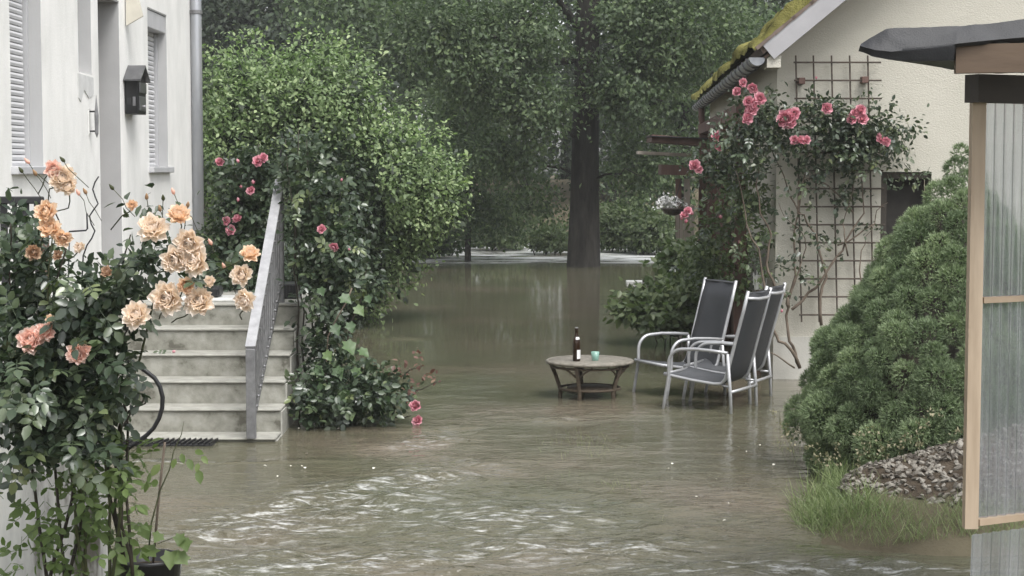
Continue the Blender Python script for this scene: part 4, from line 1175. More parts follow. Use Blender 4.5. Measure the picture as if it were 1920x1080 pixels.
def blossom(parent, p, d, r, kind, rng, opened=1.0, label=None, n_out=9):
    heart, pet = BLOOM[kind]
    m4 = aim(p, d, r, rng.random() * 6.28)
    o = put('blossom', heart[int(rng.integers(0, 2))], parent, m4, label)
    for k in range(n_out):
        t = (.95 + .4 * rng.random()) * opened
        q = bpy.data.objects.new('petal', pet); col.objects.link(q); q.parent = o
        q.matrix_basis = Matrix.Rotation(2 * math.pi * k / n_out + .3 * rng.normal(), 4, 'Z') @ Matrix.Translation((0, .1, -.05)) @ Matrix.Rotation(-t, 4, 'X') @ Matrix.Scale(.78 + .2 * rng.random(), 4)
    return o

PINK = [whorl([(3, .1, .55, .6, .9, -.1, .2, .02), (5, .4, .72, .75, .8, -.02, .7, .05), (6, .8, .82, .85, .6, .05, .1, .08), (7, 1.2, .9, .9, .4, .12, .4, .1)], M['petal_pink'], 'pink_rose', s) for s in (3, 4, 5)]
PINKBUD = whorl([(3, .05, .5, 1.1, .9, -.18, .2, .12), (4, .12, .6, 1.2, .9, -.15, .7, .2), (4, .3, .6, .9, .8, -.05, .1, .25)], M['petal_pink'], 'pink_bud', 6)

def compound_leaf(seed, mat, L_=.062, name='leaf', n_pair=2):
    rng = np.random.default_rng(seed); P, D, N, S = [], [], [], []
    xs_ = [.035 + .038 * k for k in range(n_pair)]
    for x in xs_:
        for s in (-1, 1):
            P.append((x, 0, -.004 * x)); D.append((math.cos(1.05 + .15 * rng.normal()), s * 1.0, -.12 + .15 * rng.normal())); N.append((.1 * rng.normal(), .2 * rng.normal(), 1)); S.append(L_ * (.85 + .2 * rng.random()))
    P.append((xs_[-1] + .02, 0, 0)); D.append((1, .12 * rng.normal(), -.25)); N.append((.2, .2 * rng.normal(), 1)); S.append(L_ * 1.12)
    V, F = scatter(np.array(P, float), np.array(D, float), np.array(N, float), np.array(S), LEAF8)
    t = np.repeat(.12 * rng.random(len(P)), 8)
    mb = MB(); mb.tube([(-.01, 0, 0), (.05, 0, .002), (xs_[-1] + .025, 0, 0)], .0016, 3, False)
    F2 = []
    for f in mb.f: F2 += [(f[0], f[1], f[2]), (f[0], f[2], f[3])]
    V, F, t = comb([(V, F, t), (np.array([tuple(v) for v in mb.v]), np.array(F2), np.zeros(len(mb.v)))])
    return np_mesh(name, V, F, M[mat], False, t)

def sample_leaves(blobs, n, rng, shell=.5, droop=.35):
    B = np.array([b[:6] for b in blobs], float); w = np.array([(b[6] if len(b) > 6 else 1) * b[3] * b[5] for b in blobs]); w /= w.sum()
    bi = rng.choice(len(B), n, p=w); u = rdirs(n, rng)
    u[:, 1] -= .35; u = unit(u)
    r = (1 - shell * rng.random(n) ** 1.2) * (1 + .12 * rng.normal(size=n))
    P = B[bi, :3] + u * B[bi, 3:6] * r[:, None]
    D = unit(u * .8 + rng.normal(size=(n, 3)) * .55 + np.array([0, -.1, -droop]))
    N = unit(np.array([0, -.35, .8]) + rng.normal(size=(n, 3)) * .4)
    return P, D, N

def frame4(p, d, nrm, s):
    d = Vector(d).normalized(); b = Vector(nrm).cross(d).normalized(); n = d.cross(b)
    m = Matrix((d, b, n)).transposed().to_4x4()
    return Matrix.Translation(Vector(p)) @ m @ Matrix.Scale(s, 4)

# --- the peach rose in front
FR = root('rose_bush', (-1.85, 7.3, 0), 'large peach-flowered rose bush in the left foreground', 'rose bush')
rng = np.random.default_rng(101)
DF = 7.1
fb_ = [pxblob(100, 690, DF, 110, 110, .40, 1.4), pxblob(30, 640, DF + .1, 80, 110, .35), pxblob(160, 800, DF, 62, 85, .32, 1.1), pxblob(70, 810, DF, 80, 75, .32, 1.1), pxblob(195, 560, DF, 80, 70, .34, 1.3), pxblob(285, 475, DF - .05, 65, 45, .25, .9),
       pxblob(60, 500, DF + .2, 75, 80, .3, .9), pxblob(30, 420, DF + .25, 40, 50, .2, .4), pxblob(385, 515, DF - .1, 55, 28, .2, .35), pxblob(205, 690, DF - .1, 38, 85, .22, .7), pxblob(285, 380, DF, 60, 22, .12, .25)]
LV = [compound_leaf(200 + k, 'leaf_rose', .053) for k in range(6)]
P, D, N = sample_leaves(fb_, 300, rng)
for i in range(300):
    put('leaf', LV[i % 6], FR, frame4(P[i], D[i], N[i], .85 + .4 * rng.random()))
# the inner, hidden leaves as one mass
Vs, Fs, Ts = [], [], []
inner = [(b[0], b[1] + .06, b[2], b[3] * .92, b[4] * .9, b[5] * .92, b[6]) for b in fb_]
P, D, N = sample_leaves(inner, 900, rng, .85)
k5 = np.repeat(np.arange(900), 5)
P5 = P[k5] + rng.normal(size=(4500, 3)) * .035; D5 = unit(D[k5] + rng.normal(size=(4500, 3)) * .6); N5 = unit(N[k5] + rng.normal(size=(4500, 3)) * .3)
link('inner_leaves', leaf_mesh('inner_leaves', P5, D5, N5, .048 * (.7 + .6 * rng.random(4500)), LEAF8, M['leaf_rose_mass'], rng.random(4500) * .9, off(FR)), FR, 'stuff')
# sparse pale leaves low down against the wall
low = [pxblob(150, 950, DF + .2, 150, 110, .25), pxblob(230, 880, DF + .1, 70, 80, .25), pxblob(110, 1040, DF + .2, 140, 50, .25)]
P, D, N = sample_leaves(low, 190, rng, .9)
LVL = [compound_leaf(230 + k, 'leaf_light', .05, 'pale_leaf', 1) for k in range(3)]
for i in range(190):
    put('pale_leaf', LVL[i % 3], FR, frame4(P[i], D[i], N[i], .7 + .5 * rng.random()))
# canes
cb = [(205, 1120), (250, 1090), (120, 1120), (165, 1110), (90, 1100), (235, 1060)]
tips = [(285, 470), (250, 600), (95, 380), (60, 650), (245, 440), (200, 560), (210, 520), (140, 660), (290, 470), (100, 430), (20, 420), (230, 800)]
for i, tpx in enumerate(tips):
    a = W(*cb[i % len(cb)], DF + .25); b = W(*tpx, DF)
    m_ = W(cb[i % len(cb)][0] * .6 + tpx[0] * .4 - 10, 800, DF + .15)
    L1 = wob(a, m_, 5, .025, rng) + wob(m_, b, 6, .06, rng, .05)[1:]
    mb = MB(); mb.tube(L1, [.0085 - .0055 * j / 11 for j in range(len(L1))], 6); mb.build('cane', M['stem_dark'] if i % 3 else M['stem'], FR, True)
blooms = [(285, 432, 29, 'peach'), (333, 407, 22, 'orange'), (353, 456, 27, 'peach'), (327, 487, 26, 'peach'), (366, 492, 30, 'peach'), (312, 561, 32, 'peach'), (373, 568, 29, 'peach'), (254, 594, 27, 'peach'),
          (467, 479, 18, 'orange'), (453, 517, 21, 'peach'), (460, 562, 21, 'peach'), (347, 536, 17, 'orange'), (112, 335, 26, 'peach'), (98, 318, 17, 'blush'), (128, 352, 18, 'peach'), (86, 398, 22, 'orange'), (92, 432, 22, 'orange'), (116, 446, 17, 'orange'),
          (55, 641, 27, 'blush'), (86, 624, 21, 'blush'), (145, 664, 22, 'blush'), (160, 655, 12, 'blush'), (91, 600, 11, 'orange'), (200, 512, 14, 'faded'), (246, 387, 13, 'orange'), (392, 530, 14, 'peach'), (62, 475, 15, 'faded'), (108, 480, 13, 'faded'), (150, 465, 14, 'peach')]
for i, (px, py, r, kd) in enumerate(blooms):
    dd = DF - .32 if px > 180 else (DF - .30 if py > 560 else DF - .12)
    p = W(px, py, dd); rr_ = r * dd / FOC
    d = Vector((.25 * rng.normal(), -1.0 + .25 * rng.normal(), .35 + .3 * rng.normal()))
    small = r < 15
    blossom(FR, p + Vector((0, .5 * rr_, 0)), d, rr_ * (1.14 if not small else 1.0), kd, rng, 1.0 if not small else .35, n_out=11 if not small else 5)
    c0 = p + Vector((-.12 + .05 * rng.normal(), .25, -.10)); mb = MB(); mb.tube(wob(c0, p + Vector((0, .4 * rr_, -.1 * rr_)), 4, .015, rng), .0028, 5); mb.build('flower_stem', M['stem'], FR, True)
# buds on thin stalks
for (px, py) in [(52, 303), (66, 325), (40, 320), (275, 370), (306, 372), (352, 385), (300, 392), (210, 352), (160, 360), (147, 362), (420, 500), (395, 455), (345, 395), (325, 360), (20, 655), (118, 300)]:
    p = W(px, py, DF - .15); c0 = p + Vector((.04 * rng.normal() + .01, .08, -.10 - .04 * rng.random()))
    mb = MB(); mb.lathe([(.002, -.012), (.007, -.006), (.008, .002), (.005, .012), (.0015, .02)], (0, 0, 0), 7)
    put('bud', mb.mesh('bud', M[random.choice(['petal_blush', 'petal_faded', 'stem'])], True), FR, aim(p, p - c0, 1.0))
    mb = MB(); mb.tube(wob(c0, p, 3, .01, rng), .0018, 4); mb.build('flower_stem', M['stem'], FR, True)

# wavy plant stakes in front of the house wall, black hose, bucket with seedlings
sk = root('spiral_stake', W(165, 500, 8.6), 'wavy dark metal plant stake before the white wall', 'plant stake')
pts = [W(px, py, 8.6) for (px, py) in [(185, 331), (178, 342), (174, 355), (179, 370), (184, 382), (176, 393), (168, 405), (171, 420), (178, 433), (172, 447), (163, 460), (156, 480), (152, 560)]]
mb = MB(); mb.tube(pts, .004, 5); mb.build('rod', M['iron'], sk, True)
sk = root('bent_stake', W(140, 470, 8.5), 'bent black rod with a right-angled tip before the white wall', 'plant stake')
mb = MB(); mb.tube([W(163, 400, 8.5), W(164, 429, 8.5), W(161, 432, 8.5), (W(130, 434, 8.5)), W(128, 440, 8.5), W(130, 452, 8.5)], .0045, 5); mb.build('rod', M['iron'], sk, True)
mb = MB(); mb.tube([W(130, 452, 8.5), W(126, 600, 8.5)], .004, 5); mb.build('leg', M['iron'], sk, True)
hs = root('garden_hose', W(270, 830, 7.9), 'black hose looping out of the rose bush by the stairs', 'hose')
pts = [W(px, py, 7.9) for (px, py) in [(225, 665), (250, 680), (272, 695), (290, 709), (300, 725), (305, 745), (304, 765), (298, 785), (288, 803), (275, 816), (258, 828), (235, 845)]]
mb = MB(); mb.tube(pts, .0105, 8); mb.build('hose', M['plastic_black'], hs, True)
bk = root('plant_bucket', W(285, 1075, 7.75), 'black plastic bucket of seedlings at the bottom left', 'bucket')
cB = W(280, 1044, 7.75); rB = 62 * 7.75 / FOC
mb = MB(); mb.lathe([(rB * .72, -.30), (rB * .96, -.02), (rB, -.018), (rB * 1.03, -.01), (rB * 1.03, .0), (rB * .98, .004), (rB * .94, 0), (rB * .90, -.05), (.01, -.055)], cB, 28); mb.build('bucket', M['plastic_black'], bk, True)
mb = MB(); mb.tube([cB + Vector((rB * 1.04 * math.cos(a), rB * 1.04 * math.sin(a) * .35 - .06, -.02 - .17 * math.sin(a))) for a in [math.pi * k / 14 for k in range(15)]], .003, 5); mb.build('handle', M['galv'], bk, True)
mb = MB(); mb.lathe([(rB * .885, -.052), (rB * .6, -.04), (.01, -.035)], cB, 20); mb.build('soil', M['soil'], bk, True)
sp_ = root('seedling', cB + Vector((.0, 0, -.05)), 'lanky seedling with a wooden cane growing from the black bucket', 'plant')
mb = MB(); mb.tube([cB + Vector((.01, .02, -.06)), W(298, 930, 7.78), W(309, 829, 7.8)], .006, 6); mb.build('cane', M['stem_brown'], sp_, True)
mb = MB(); mb.tube([W(px, py, 7.75) for (px, py) in [(277, 1050), (284, 980), (300, 920), (318, 880), (326, 845), (340, 815), (345, 790)]], [.004, .004, .0035, .003, .0025, .002, .001], 5); mb.build('stem', M['stem'], sp_, True)
mb = MB(); mb.tube([W(px, py, 7.75) for (px, py) in [(295, 1020), (320, 1010), (345, 1000)]], .002, 4); mb.build('stem', M['stem'], sp_, True)
VL = leaf_mesh('leaf', np.zeros((1, 3)), np.array([[1., 0, 0]]), np.array([[0, 0, 1.]]), np.array([1.]), LEAF8, M['leaf_light'], np.array([.3]))
VG = leaf_mesh('leaf', np.zeros((1, 3)), np.array([[1., 0, 0]]), np.array([[0, 0, 1.]]), np.array([1.]), VINE, M['leaf_light'], np.array([.2]))
for (px, py, s, dx, dz_) in [(340, 850, .05, .3, -1), (352, 860, .06, .5, -1), (372, 880, .07, .2, -1), (378, 855, .05, .6, -.6), (330, 860, .05, -.4, -1), (365, 845, .05, .8, -.2), (372, 868, .045, -.2, -1), (300, 870, .07, -.5, -.7), (285, 905, .06, -.6, -.3)]:
    put('leaf', VL, sp_, frame4(W(px, py, 7.72), (dx, -.4, dz_), (.2 * rng.normal(), -.9, .4), s))
for (px, py, s) in [(268, 985, .075), (292, 1028, .09), (320, 1035, .085), (345, 1012, .07), (252, 1030, .1), (350, 1040, .075), (230, 1050, .09), (238, 1000, .08), (262, 1065, .08), (205, 1070, .08), (300, 1000, .06), (338, 1002, .06), (180, 990, .08), (75, 1010, .1), (60, 985, .08)]:
    put('leaf', VG, sp_, frame4(W(px, py, 7.66), (.6 * rng.normal(), -.5, -.5 + .3 * rng.normal()), (.3 * rng.normal(), -.7, .7), s))

# --- arbor smothered by a pale climber, left middle distance
ar = root('climber_bush', W(560, 560, 22), 'tall mound of pale green climber behind the stair railing', 'bush')
DA = 22.0
ab = [pxblob(540, 290, DA, 165, 200, 1.3, 1.3), pxblob(440, 260, DA, 80, 170, 1.2), pxblob(610, 180, DA, 110, 100, 1.1), pxblob(720, 330, DA, 115, 120, 1.0, 1.2), pxblob(790, 360, DA + .6, 75, 90, .8), pxblob(740, 430, DA + .6, 95, 90, .8), pxblob(590, 430, DA, 130, 170, 1.2), pxblob(830, 350, DA + .8, 40, 50, .5, .7), pxblob(640, 540, DA, 85, 80, .9), pxblob(715, 500, DA + .3, 55, 50, .6), pxblob(480, 520, DA, 110, 120, 1.0)]
def not_cave(P):
    px = 960 + P[:, 0] / P[:, 1] * FOC; py = 315 - (P[:, 2] - 2) / P[:, 1] * FOC
    return ~((((px - 640) / 85) ** 2 + ((py - 440) / 165) ** 2 < 1) & (np.random.default_rng(14).random(len(P)) < .85))
foliage('foliage', ab, 3000, 22, .10, .056, LEAF8, M['leaf_arbor'], ar, 111, .5, flat=1.0, keep=not_cave)
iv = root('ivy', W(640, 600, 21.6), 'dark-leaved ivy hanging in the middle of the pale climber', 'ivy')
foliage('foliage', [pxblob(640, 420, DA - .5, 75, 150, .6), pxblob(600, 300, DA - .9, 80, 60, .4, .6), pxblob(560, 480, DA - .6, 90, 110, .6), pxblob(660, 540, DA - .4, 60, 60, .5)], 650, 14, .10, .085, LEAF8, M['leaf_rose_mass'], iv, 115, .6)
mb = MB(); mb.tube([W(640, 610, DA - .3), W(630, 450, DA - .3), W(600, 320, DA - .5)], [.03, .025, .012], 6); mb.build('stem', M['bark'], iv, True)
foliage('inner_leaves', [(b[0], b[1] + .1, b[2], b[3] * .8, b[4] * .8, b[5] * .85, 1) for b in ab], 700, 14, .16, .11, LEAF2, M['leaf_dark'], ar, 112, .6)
# whippy shoots standing out of the outline
shp, shd = [], []
for (px, py, ex, ey) in [(450, 80, 440, 55), (450, 80, 470, 62), (560, 75, 560, 52), (630, 85, 660, 62), (590, 75, 620, 62), (690, 120, 720, 95), (760, 200, 800, 185), (800, 250, 840, 235), (850, 300, 880, 290), (860, 340, 885, 335), (700, 150, 735, 145), (480, 72, 500, 55)]:
    a = W(px, py, DA); b = W(ex, ey, DA - .1)
    mb = MB(); mb.tube(wob(a, b, 4, .03, rng), .004, 4); mb.build('shoot', M['stem'], ar, True)
    for k in range(9):
        t = rng.random(); q = a.lerp(b, t); shp.append(tuple(q + Vector(rng.normal(size=3)) * .03)); shd.append(tuple((b - a).normalized() * .5 + Vector(rng.normal(size=3)) * .6))
n = len(shp)
link('shoot_leaves', leaf_mesh('shoot_leaves', np.array(shp), np.array(shd), unit(np.array([0, -.4, 1]) + .3 * rng.normal(size=(n, 3))), .07 * (.7 + .6 * rng.random(n)), LEAF8, M['leaf_arbor'], .5 + .5 * rng.random(n), off(ar)), ar, 'stuff')
for k in range(4):
    c = W(450 + k * 50, 640, DA); mb = MB(); mb.tube(wob((c.x, DA + .2, -.3), (c.x + .2 * rng.normal(), DA, 1.8), 5, .15, rng), .03, 6); mb.build('stem', M['bark'], ar, True)

def pink_blooms(parent, items, D, spread=.05):
    for (px, py, r) in items:
        p = W(px, py, D); q = r * D / FOC
        d = Vector((.35 * rng.normal(), -1 + .3 * rng.normal(), .3 + .3 * rng.normal()))
        me = PINKBUD if r < 9 else PINK[int(rng.integers(0, 3))]
        put('blossom', me, parent, aim(p + Vector((0, .4 * q, 0)), d if r >= 9 else d + Vector((0, .4, 1)), q * (1.05 if r >= 9 else .8), rng.random() * 6))

# --- pink rose on the right of the stairs
rp = root('rose_bush', W(600, 800, 13.6), 'pink rose bush climbing beside the stair railing with its foot in the water', 'rose bush')
pb = [pxblob(570, 320, 13.9, 40, 55, .25), pxblob(600, 400, 13.8, 65, 80, .3), pxblob(612, 520, 13.7, 55, 80, .32), pxblob(630, 470, 13.6, 55, 50, .25), pxblob(612, 640, 13.6, 38, 70, .28), pxblob(640, 730, 13.4, 85, 58, .4, 1.4), pxblob(610, 762, 13.3, 42, 38, .32, 1.1), pxblob(715, 735, 13.4, 55, 48, .3, 1.0), pxblob(690, 520, 13.8, 30, 30, .15, .4), pxblob(560, 270, 14.1, 30, 30, .15, .5)]
P, D, N = sample_leaves(pb, 300, rng, .35)
LVP = [compound_leaf(260 + k, 'leaf_rose', .055, 'leaf') for k in range(4)]
for i in range(300):
    put('leaf', LVP[i % 4], rp, frame4(P[i], D[i], N[i], .8 + .4 * rng.random()))
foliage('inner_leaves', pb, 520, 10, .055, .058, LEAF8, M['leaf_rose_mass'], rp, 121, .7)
for (a, b) in [((575, 800), (560, 240)), ((590, 800), (640, 330)), ((600, 800), (600, 420)), ((620, 800), (690, 480)), ((640, 795), (780, 690)), ((560, 800), (535, 260)), ((650, 795), (820, 715)), ((660, 795), (770, 780)), ((585, 800), (575, 260))]:
    mb = MB(); L_ = wob(W(*a, 13.7), W(*b, 13.8 if b[1] < 600 else 13.35), 8, .08, rng, .05); mb.tube(L_, [.010 - .007 * j / 8 for j in range(9)], 5); mb.build('cane', M['stem_dark'], rp, True)
VB = leaf_mesh('leaf', np.zeros((1, 3)), np.array([[1., 0, 0]]), np.array([[0, 0, 1.]]), np.array([1.]), VINE, M['leaf_vine'], np.array([.1]))
pink_blooms(rp, [(603, 430, 9), (626, 463, 10), (778, 762, 11), (783, 790, 11), (640, 340, 6), (655, 470, 5)], 13.3)
# reddish young shoots at the tip over the water
lm('leaf_red', [(0, (.10,.05,.04)), (.6, (.17,.10,.08)), (1, (.22,.16,.11))], rough=.45, trans=.3, tcol=(1.2, .8, .6))
n = 60; pp = np.array([W(*q, 13.35) for q in [(750, 680), (770, 668), (790, 690), (800, 715), (815, 712), (785, 665), (760, 700), (775, 720), (745, 700), (770, 735)]]); pi = rng.integers(0, 10, n)
link('young_leaves', leaf_mesh('young_leaves', pp[pi] + rng.normal(size=(n, 3)) * .03, rdirs(n, rng), unit(np.array([0, -.5, 1]) + .4 * rng.normal(size=(n, 3))), .045 * (.7 + .6 * rng.random(n)), LEAF8, M['leaf_red'], rng.random(n), off(rp)), rp, 'stuff')
# big-leaved vine growing through it
gv = root('grape_vine', W(640, 700, 13.2), 'grape vine with large pale lobed leaves hanging through the pink rose', 'vine')
for (px, py, s) in [(640, 555, .14), (668, 575, .13), (625, 610, .13), (650, 640, .17), (675, 655, .13), (610, 660, .12), (630, 690, .14), (590, 690, .13), (655, 605, .12), (600, 540, .10), (670, 690, .12), (605, 720, .15), (640, 735, .16), (580, 730, .13), (688, 555, .09), (725, 745, .10), (655, 770, .12)]:
    put('leaf', VB, gv, frame4(W(px, py, 13.15), (.5 * rng.normal() + .3, -.3, -.8), (.3 * rng.normal(), -.8, .55), s * .72))
mb = MB(); mb.tube(wob(W(600, 790, 13.4), W(660, 540, 13.3), 8, .06, rng), .006, 5); mb.build('stem', M['stem_brown'], gv, True)

# --- pink rose behind the railing, next to the downpipe
rq = root('rose_bush', W(450, 560, 15.6), 'pink rose bush between the house downpipe and the railing', 'rose bush')
DQ = 15.6
qb = [pxblob(455, 350, DQ, 55, 70, .35), pxblob(430, 450, DQ, 45, 80, .35), pxblob(490, 420, DQ, 45, 90, .35), pxblob(500, 320, DQ, 35, 40, .25, .6), pxblob(470, 520, DQ, 70, 60, .4)]
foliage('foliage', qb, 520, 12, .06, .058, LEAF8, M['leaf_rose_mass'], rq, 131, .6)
for (a, b) in [((440, 600), (430, 290)), ((460, 600), (485, 270)), ((480, 600), (500, 290)), ((430, 600), (412, 330))]:
    mb = MB(); mb.tube(wob(W(*a, DQ), W(*b, DQ), 7, .08, rng), [.009 - .006 * j / 7 for j in range(8)], 5); mb.build('cane', M['stem_dark'], rq, True)
pink_blooms(rq, [(411, 305, 10), (484, 303, 12), (493, 296, 9), (470, 358, 9), (474, 345, 8), (446, 378, 8), (424, 415, 9), (432, 432, 10), (445, 412, 11), (437, 400, 8), (393, 457, 8), (447, 305, 8), (452, 352, 7)], DQ - .35)

# --- climbing pink rose on the trellis and the veranda corner
cr = root('climbing_rose', H(.3, -.25, 0), 'pink climbing rose over the rusty trellis and the house corner', 'climbing rose')
DC = 16.0
cbk = [pxblob(1400, 260, 16.0, 60, 60, .28, 1.1), pxblob(1340, 310, 16.8, 50, 40, .3), pxblob(1420, 200, 15.95, 40, 45, .2, .7), pxblob(1480, 250, 15.95, 60, 50, .2), pxblob(1560, 230, 15.95, 60, 45, .18), pxblob(1600, 250, 15.95, 70, 45, .18), pxblob(1665, 250, 15.95, 55, 45, .18), pxblob(1600, 285, 15.98, 80, 35, .16, 1.0), pxblob(1520, 200, 16.0, 35, 28, .12, .6),
       pxblob(1510, 330, 16.05, 40, 45, .12, .5), pxblob(1400, 360, 16.4, 55, 70, .3, 1.1), pxblob(1420, 450, 16.3, 40, 70, .25, .8), pxblob(1340, 430, 17.5, 55, 60, .4, .8), pxblob(1320, 500, 18.0, 60, 60, .5, .9), pxblob(1380, 520, 16.9, 35, 50, .3, .7), pxblob(1690, 330, 16.0, 50, 25, .1, .5), pxblob(1640, 195, 16.0, 30, 20, .1, .3)]
P, D, N = sample_leaves(cbk, 300, rng, .7)
LVC = [compound_leaf(280 + k, 'leaf_rose', .05, 'leaf') for k in range(4)]
for i in range(300):
    put('leaf', LVC[i % 4], cr, frame4(P[i], D[i], N[i], .8 + .4 * rng.random()))
foliage('inner_leaves', cbk[:10] + cbk[15:], 560, 9, .06, .05, LEAF8, M['leaf_climb'], cr, 141, .75)
tr_b = [pxblob(1500, 420, 16.05, 60, 60, .08), pxblob(1590, 370, 16.05, 55, 45, .08), pxblob(1470, 500, 16.05, 35, 70, .08), pxblob(1540, 480, 16.05, 60, 70, .06, .6), pxblob(1630, 420, 16.05, 30, 50, .06, .6)]
foliage('trailing_leaves', tr_b, 75, 6, .05, .05, LEAF8, M['leaf_climb'], cr, 143, .9)
foliage('side_leaves', cbk[10:15], 230, 9, .06, .056, LEAF8, M['leaf_shrub'], cr, 142, .8)
for pts in [[(1500, 690), (1480, 640), (1478, 560), (1490, 470), (1500, 380), (1520, 280)], [(1485, 580), (1530, 540), (1580, 470), (1620, 400), (1610, 300)], [(1478, 575), (1455, 545), (1440, 480), (1425, 400), (1420, 300)], [(1500, 690), (1460, 640), (1440, 600), (1430, 520), (1400, 420), (1380, 320)],
            [(1540, 610), (1550, 520), (1530, 440), (1495, 400), (1500, 330)], [(1570, 460), (1640, 420), (1665, 380)], [(1480, 560), (1500, 500), (1500, 430), (1460, 380)], [(1590, 480), (1580, 420), (1600, 340)], [(1490, 690), (1440, 660), (1435, 620)], [(1500, 400), (1470, 330), (1440, 260)], [(1600, 400), (1540, 340), (1500, 330)], [(1620, 540), (1615, 470), (1640, 420)]]:
    L_ = []
    w_ = [W(px, py, 16.06) for (px, py) in pts]
    for i in range(len(w_) - 1): L_ += wob(w_[i], w_[i + 1], 4, .03, rng)[(1 if i else 0):]
    r0 = .017 if len(pts) >= 5 else .009
    mb = MB(); mb.tube(L_, [r0 * (1 - .7 * j / (len(L_) - 1)) for j in range(len(L_))], 6); mb.build('cane', M['stem_brown'], cr, True)
pink_blooms(cr, [(1393, 155, 9), (1383, 172, 10), (1412, 165, 10), (1425, 185, 13), (1410, 205, 13), (1402, 222, 11), (1415, 195, 12), (1404, 190, 11), (1476, 222, 18), (1490, 214, 13), (1466, 226, 12), (1484, 232, 12), (1500, 264, 12), (1512, 263, 9), (1490, 263, 9), (1551, 203, 11), (1600, 222, 12), (1614, 207, 12), (1618, 224, 12), (1606, 212, 11), (1652, 262, 10), (1662, 266, 9), (1648, 256, 8), (1531, 148, 6)], 15.72)
pink_blooms(cr, [(1342, 258, 10), (1350, 275, 9), (1345, 252, 8), (1303, 310, 11), (1310, 318, 9), (1352, 410, 8), (1386, 456, 7)], 16.4)
pink_blooms(cr, [(1283, 405, 9), (1290, 396, 9), (1278, 412, 8), (1286, 418, 8), (1296, 402, 8), (1466, 586, 6)], 15.9)

# --- shrub with large divided leaves at the veranda foot
vs2 = root('veranda_shrub', W(1250, 600, 19.5), 'leafy pale shrub at the water edge under the veranda', 'shrub')
DV = 19.5
vb2 = [pxblob(1270, 560, DV, 60, 45, .5), pxblob(1215, 575, DV, 45, 28, .4), pxblob(1290, 500, DV + .5, 45, 45, .5), pxblob(1260, 590, DV - .3, 50, 20, .4), pxblob(1180, 580, DV, 18, 12, .2, .5)]
foliage('foliage', vb2, 520, 10, .09, .10, LEAF8, M['leaf_shrub'], vs2, 151, .6)
for k in range(5):
    mb = MB(); a = W(1240 + 14 * k, 610, DV); b = W(1200 + 28 * k, 530, DV); mb.tube(wob((a.x, DV, -.2), b, 5, .08, rng), .008, 5); mb.build('stem', M['stem'], vs2, True)

# ------------------------------------------------------------------ conical dwarf spruce
sx, sy = W(1797, 500, 11.3).x, 11.3
sp = root('dwarf_spruce', (sx, sy, 0), 'dense conical dwarf spruce on the grassy bank', 'spruce')
prof = [(-.02, .76), (.08, .92), (.30, 1.01), (.58, .96), (.84, .87), (1.15, .66), (1.46, .47), (1.70, .29), (1.90, .13), (2.12, .02)]
def prad(z):
    return np.interp(z, [p[0] for p in prof], [p[1] for p in prof])
rng = np.random.default_rng(171)
cand = 5200
zz = 2.1 * (1 - np.sqrt(rng.random(cand))); zz[::7] = 1.2 + .9 * rng.random(len(zz[::7])); aa = rng.random(cand) * 2 * np.pi
lr = np.minimum(.085 + .095 * rng.random(cand), prad(zz) * .5 + .045)
rad = np.maximum(prad(zz) - lr * .8, 0) * (1 + .05 * rng.normal(size=cand))
LC = np.stack([sx + rad * np.cos(aa), sy + rad * np.sin(aa), zz], -1)
keep_ = []
for i in range(cand):                                       # tufts keep their distance, so hollows stay between them
    if keep_:
        kk = np.array(keep_)
        if np.any(np.linalg.norm(LC[kk] - LC[i], axis=1) < .58 * (lr[kk] + lr[i])): continue
    keep_.append(i)
kk = np.array(keep_); zz, aa, lr, LC = zz[kk], aa[kk], lr[kk], LC[kk]; nl = len(kk)
lt = rng.random(nl)
mb = MB(); mb.lathe([(max(prad(z + .08) * .86 - .03, .01), z) for z in np.linspace(-.02, 1.78, 18)], (sx, sy, 0), 28); mb.build('inner_growth', M['stem_dark'], sp, True)  # dead inner twigs as solid core; dark colour paints shade between tufts
mb = MB(); mb.tube([(sx, sy, -.2), (sx, sy, 1.85)], [.07, .015], 8); mb.build('trunk', M['bark'], sp)
ii = np.repeat(np.arange(nl), (44000 * lr ** 2).astype(int) + 30)
outw = np.stack([np.cos(aa), np.sin(aa), np.full(nl, .7)], -1)
u = unit(rdirs(len(ii), rng) + outw[ii] * .35)
P = LC[ii] + u * (lr[ii] * (.70 + .26 * rng.random(len(ii))))[:, None]
k = (P[:, 2] > -.02)
P, u, ii = P[k], u[k], ii[k]
Dn = unit(u + .35 * rng.normal(size=P.shape) + np.array([0, 0, .25]))
t = np.clip(.45 * lt[ii] + .5 * rng.random(len(P)), 0, 1)
link('needles', leaf_mesh('needles', P, Dn, unit(rng.normal(size=P.shape)), .029 * (.7 + .6 * rng.random(len(P))), NEEDLE, M['leaf_spruce'], t, (sx, sy, 0)), sp, 'stuff')

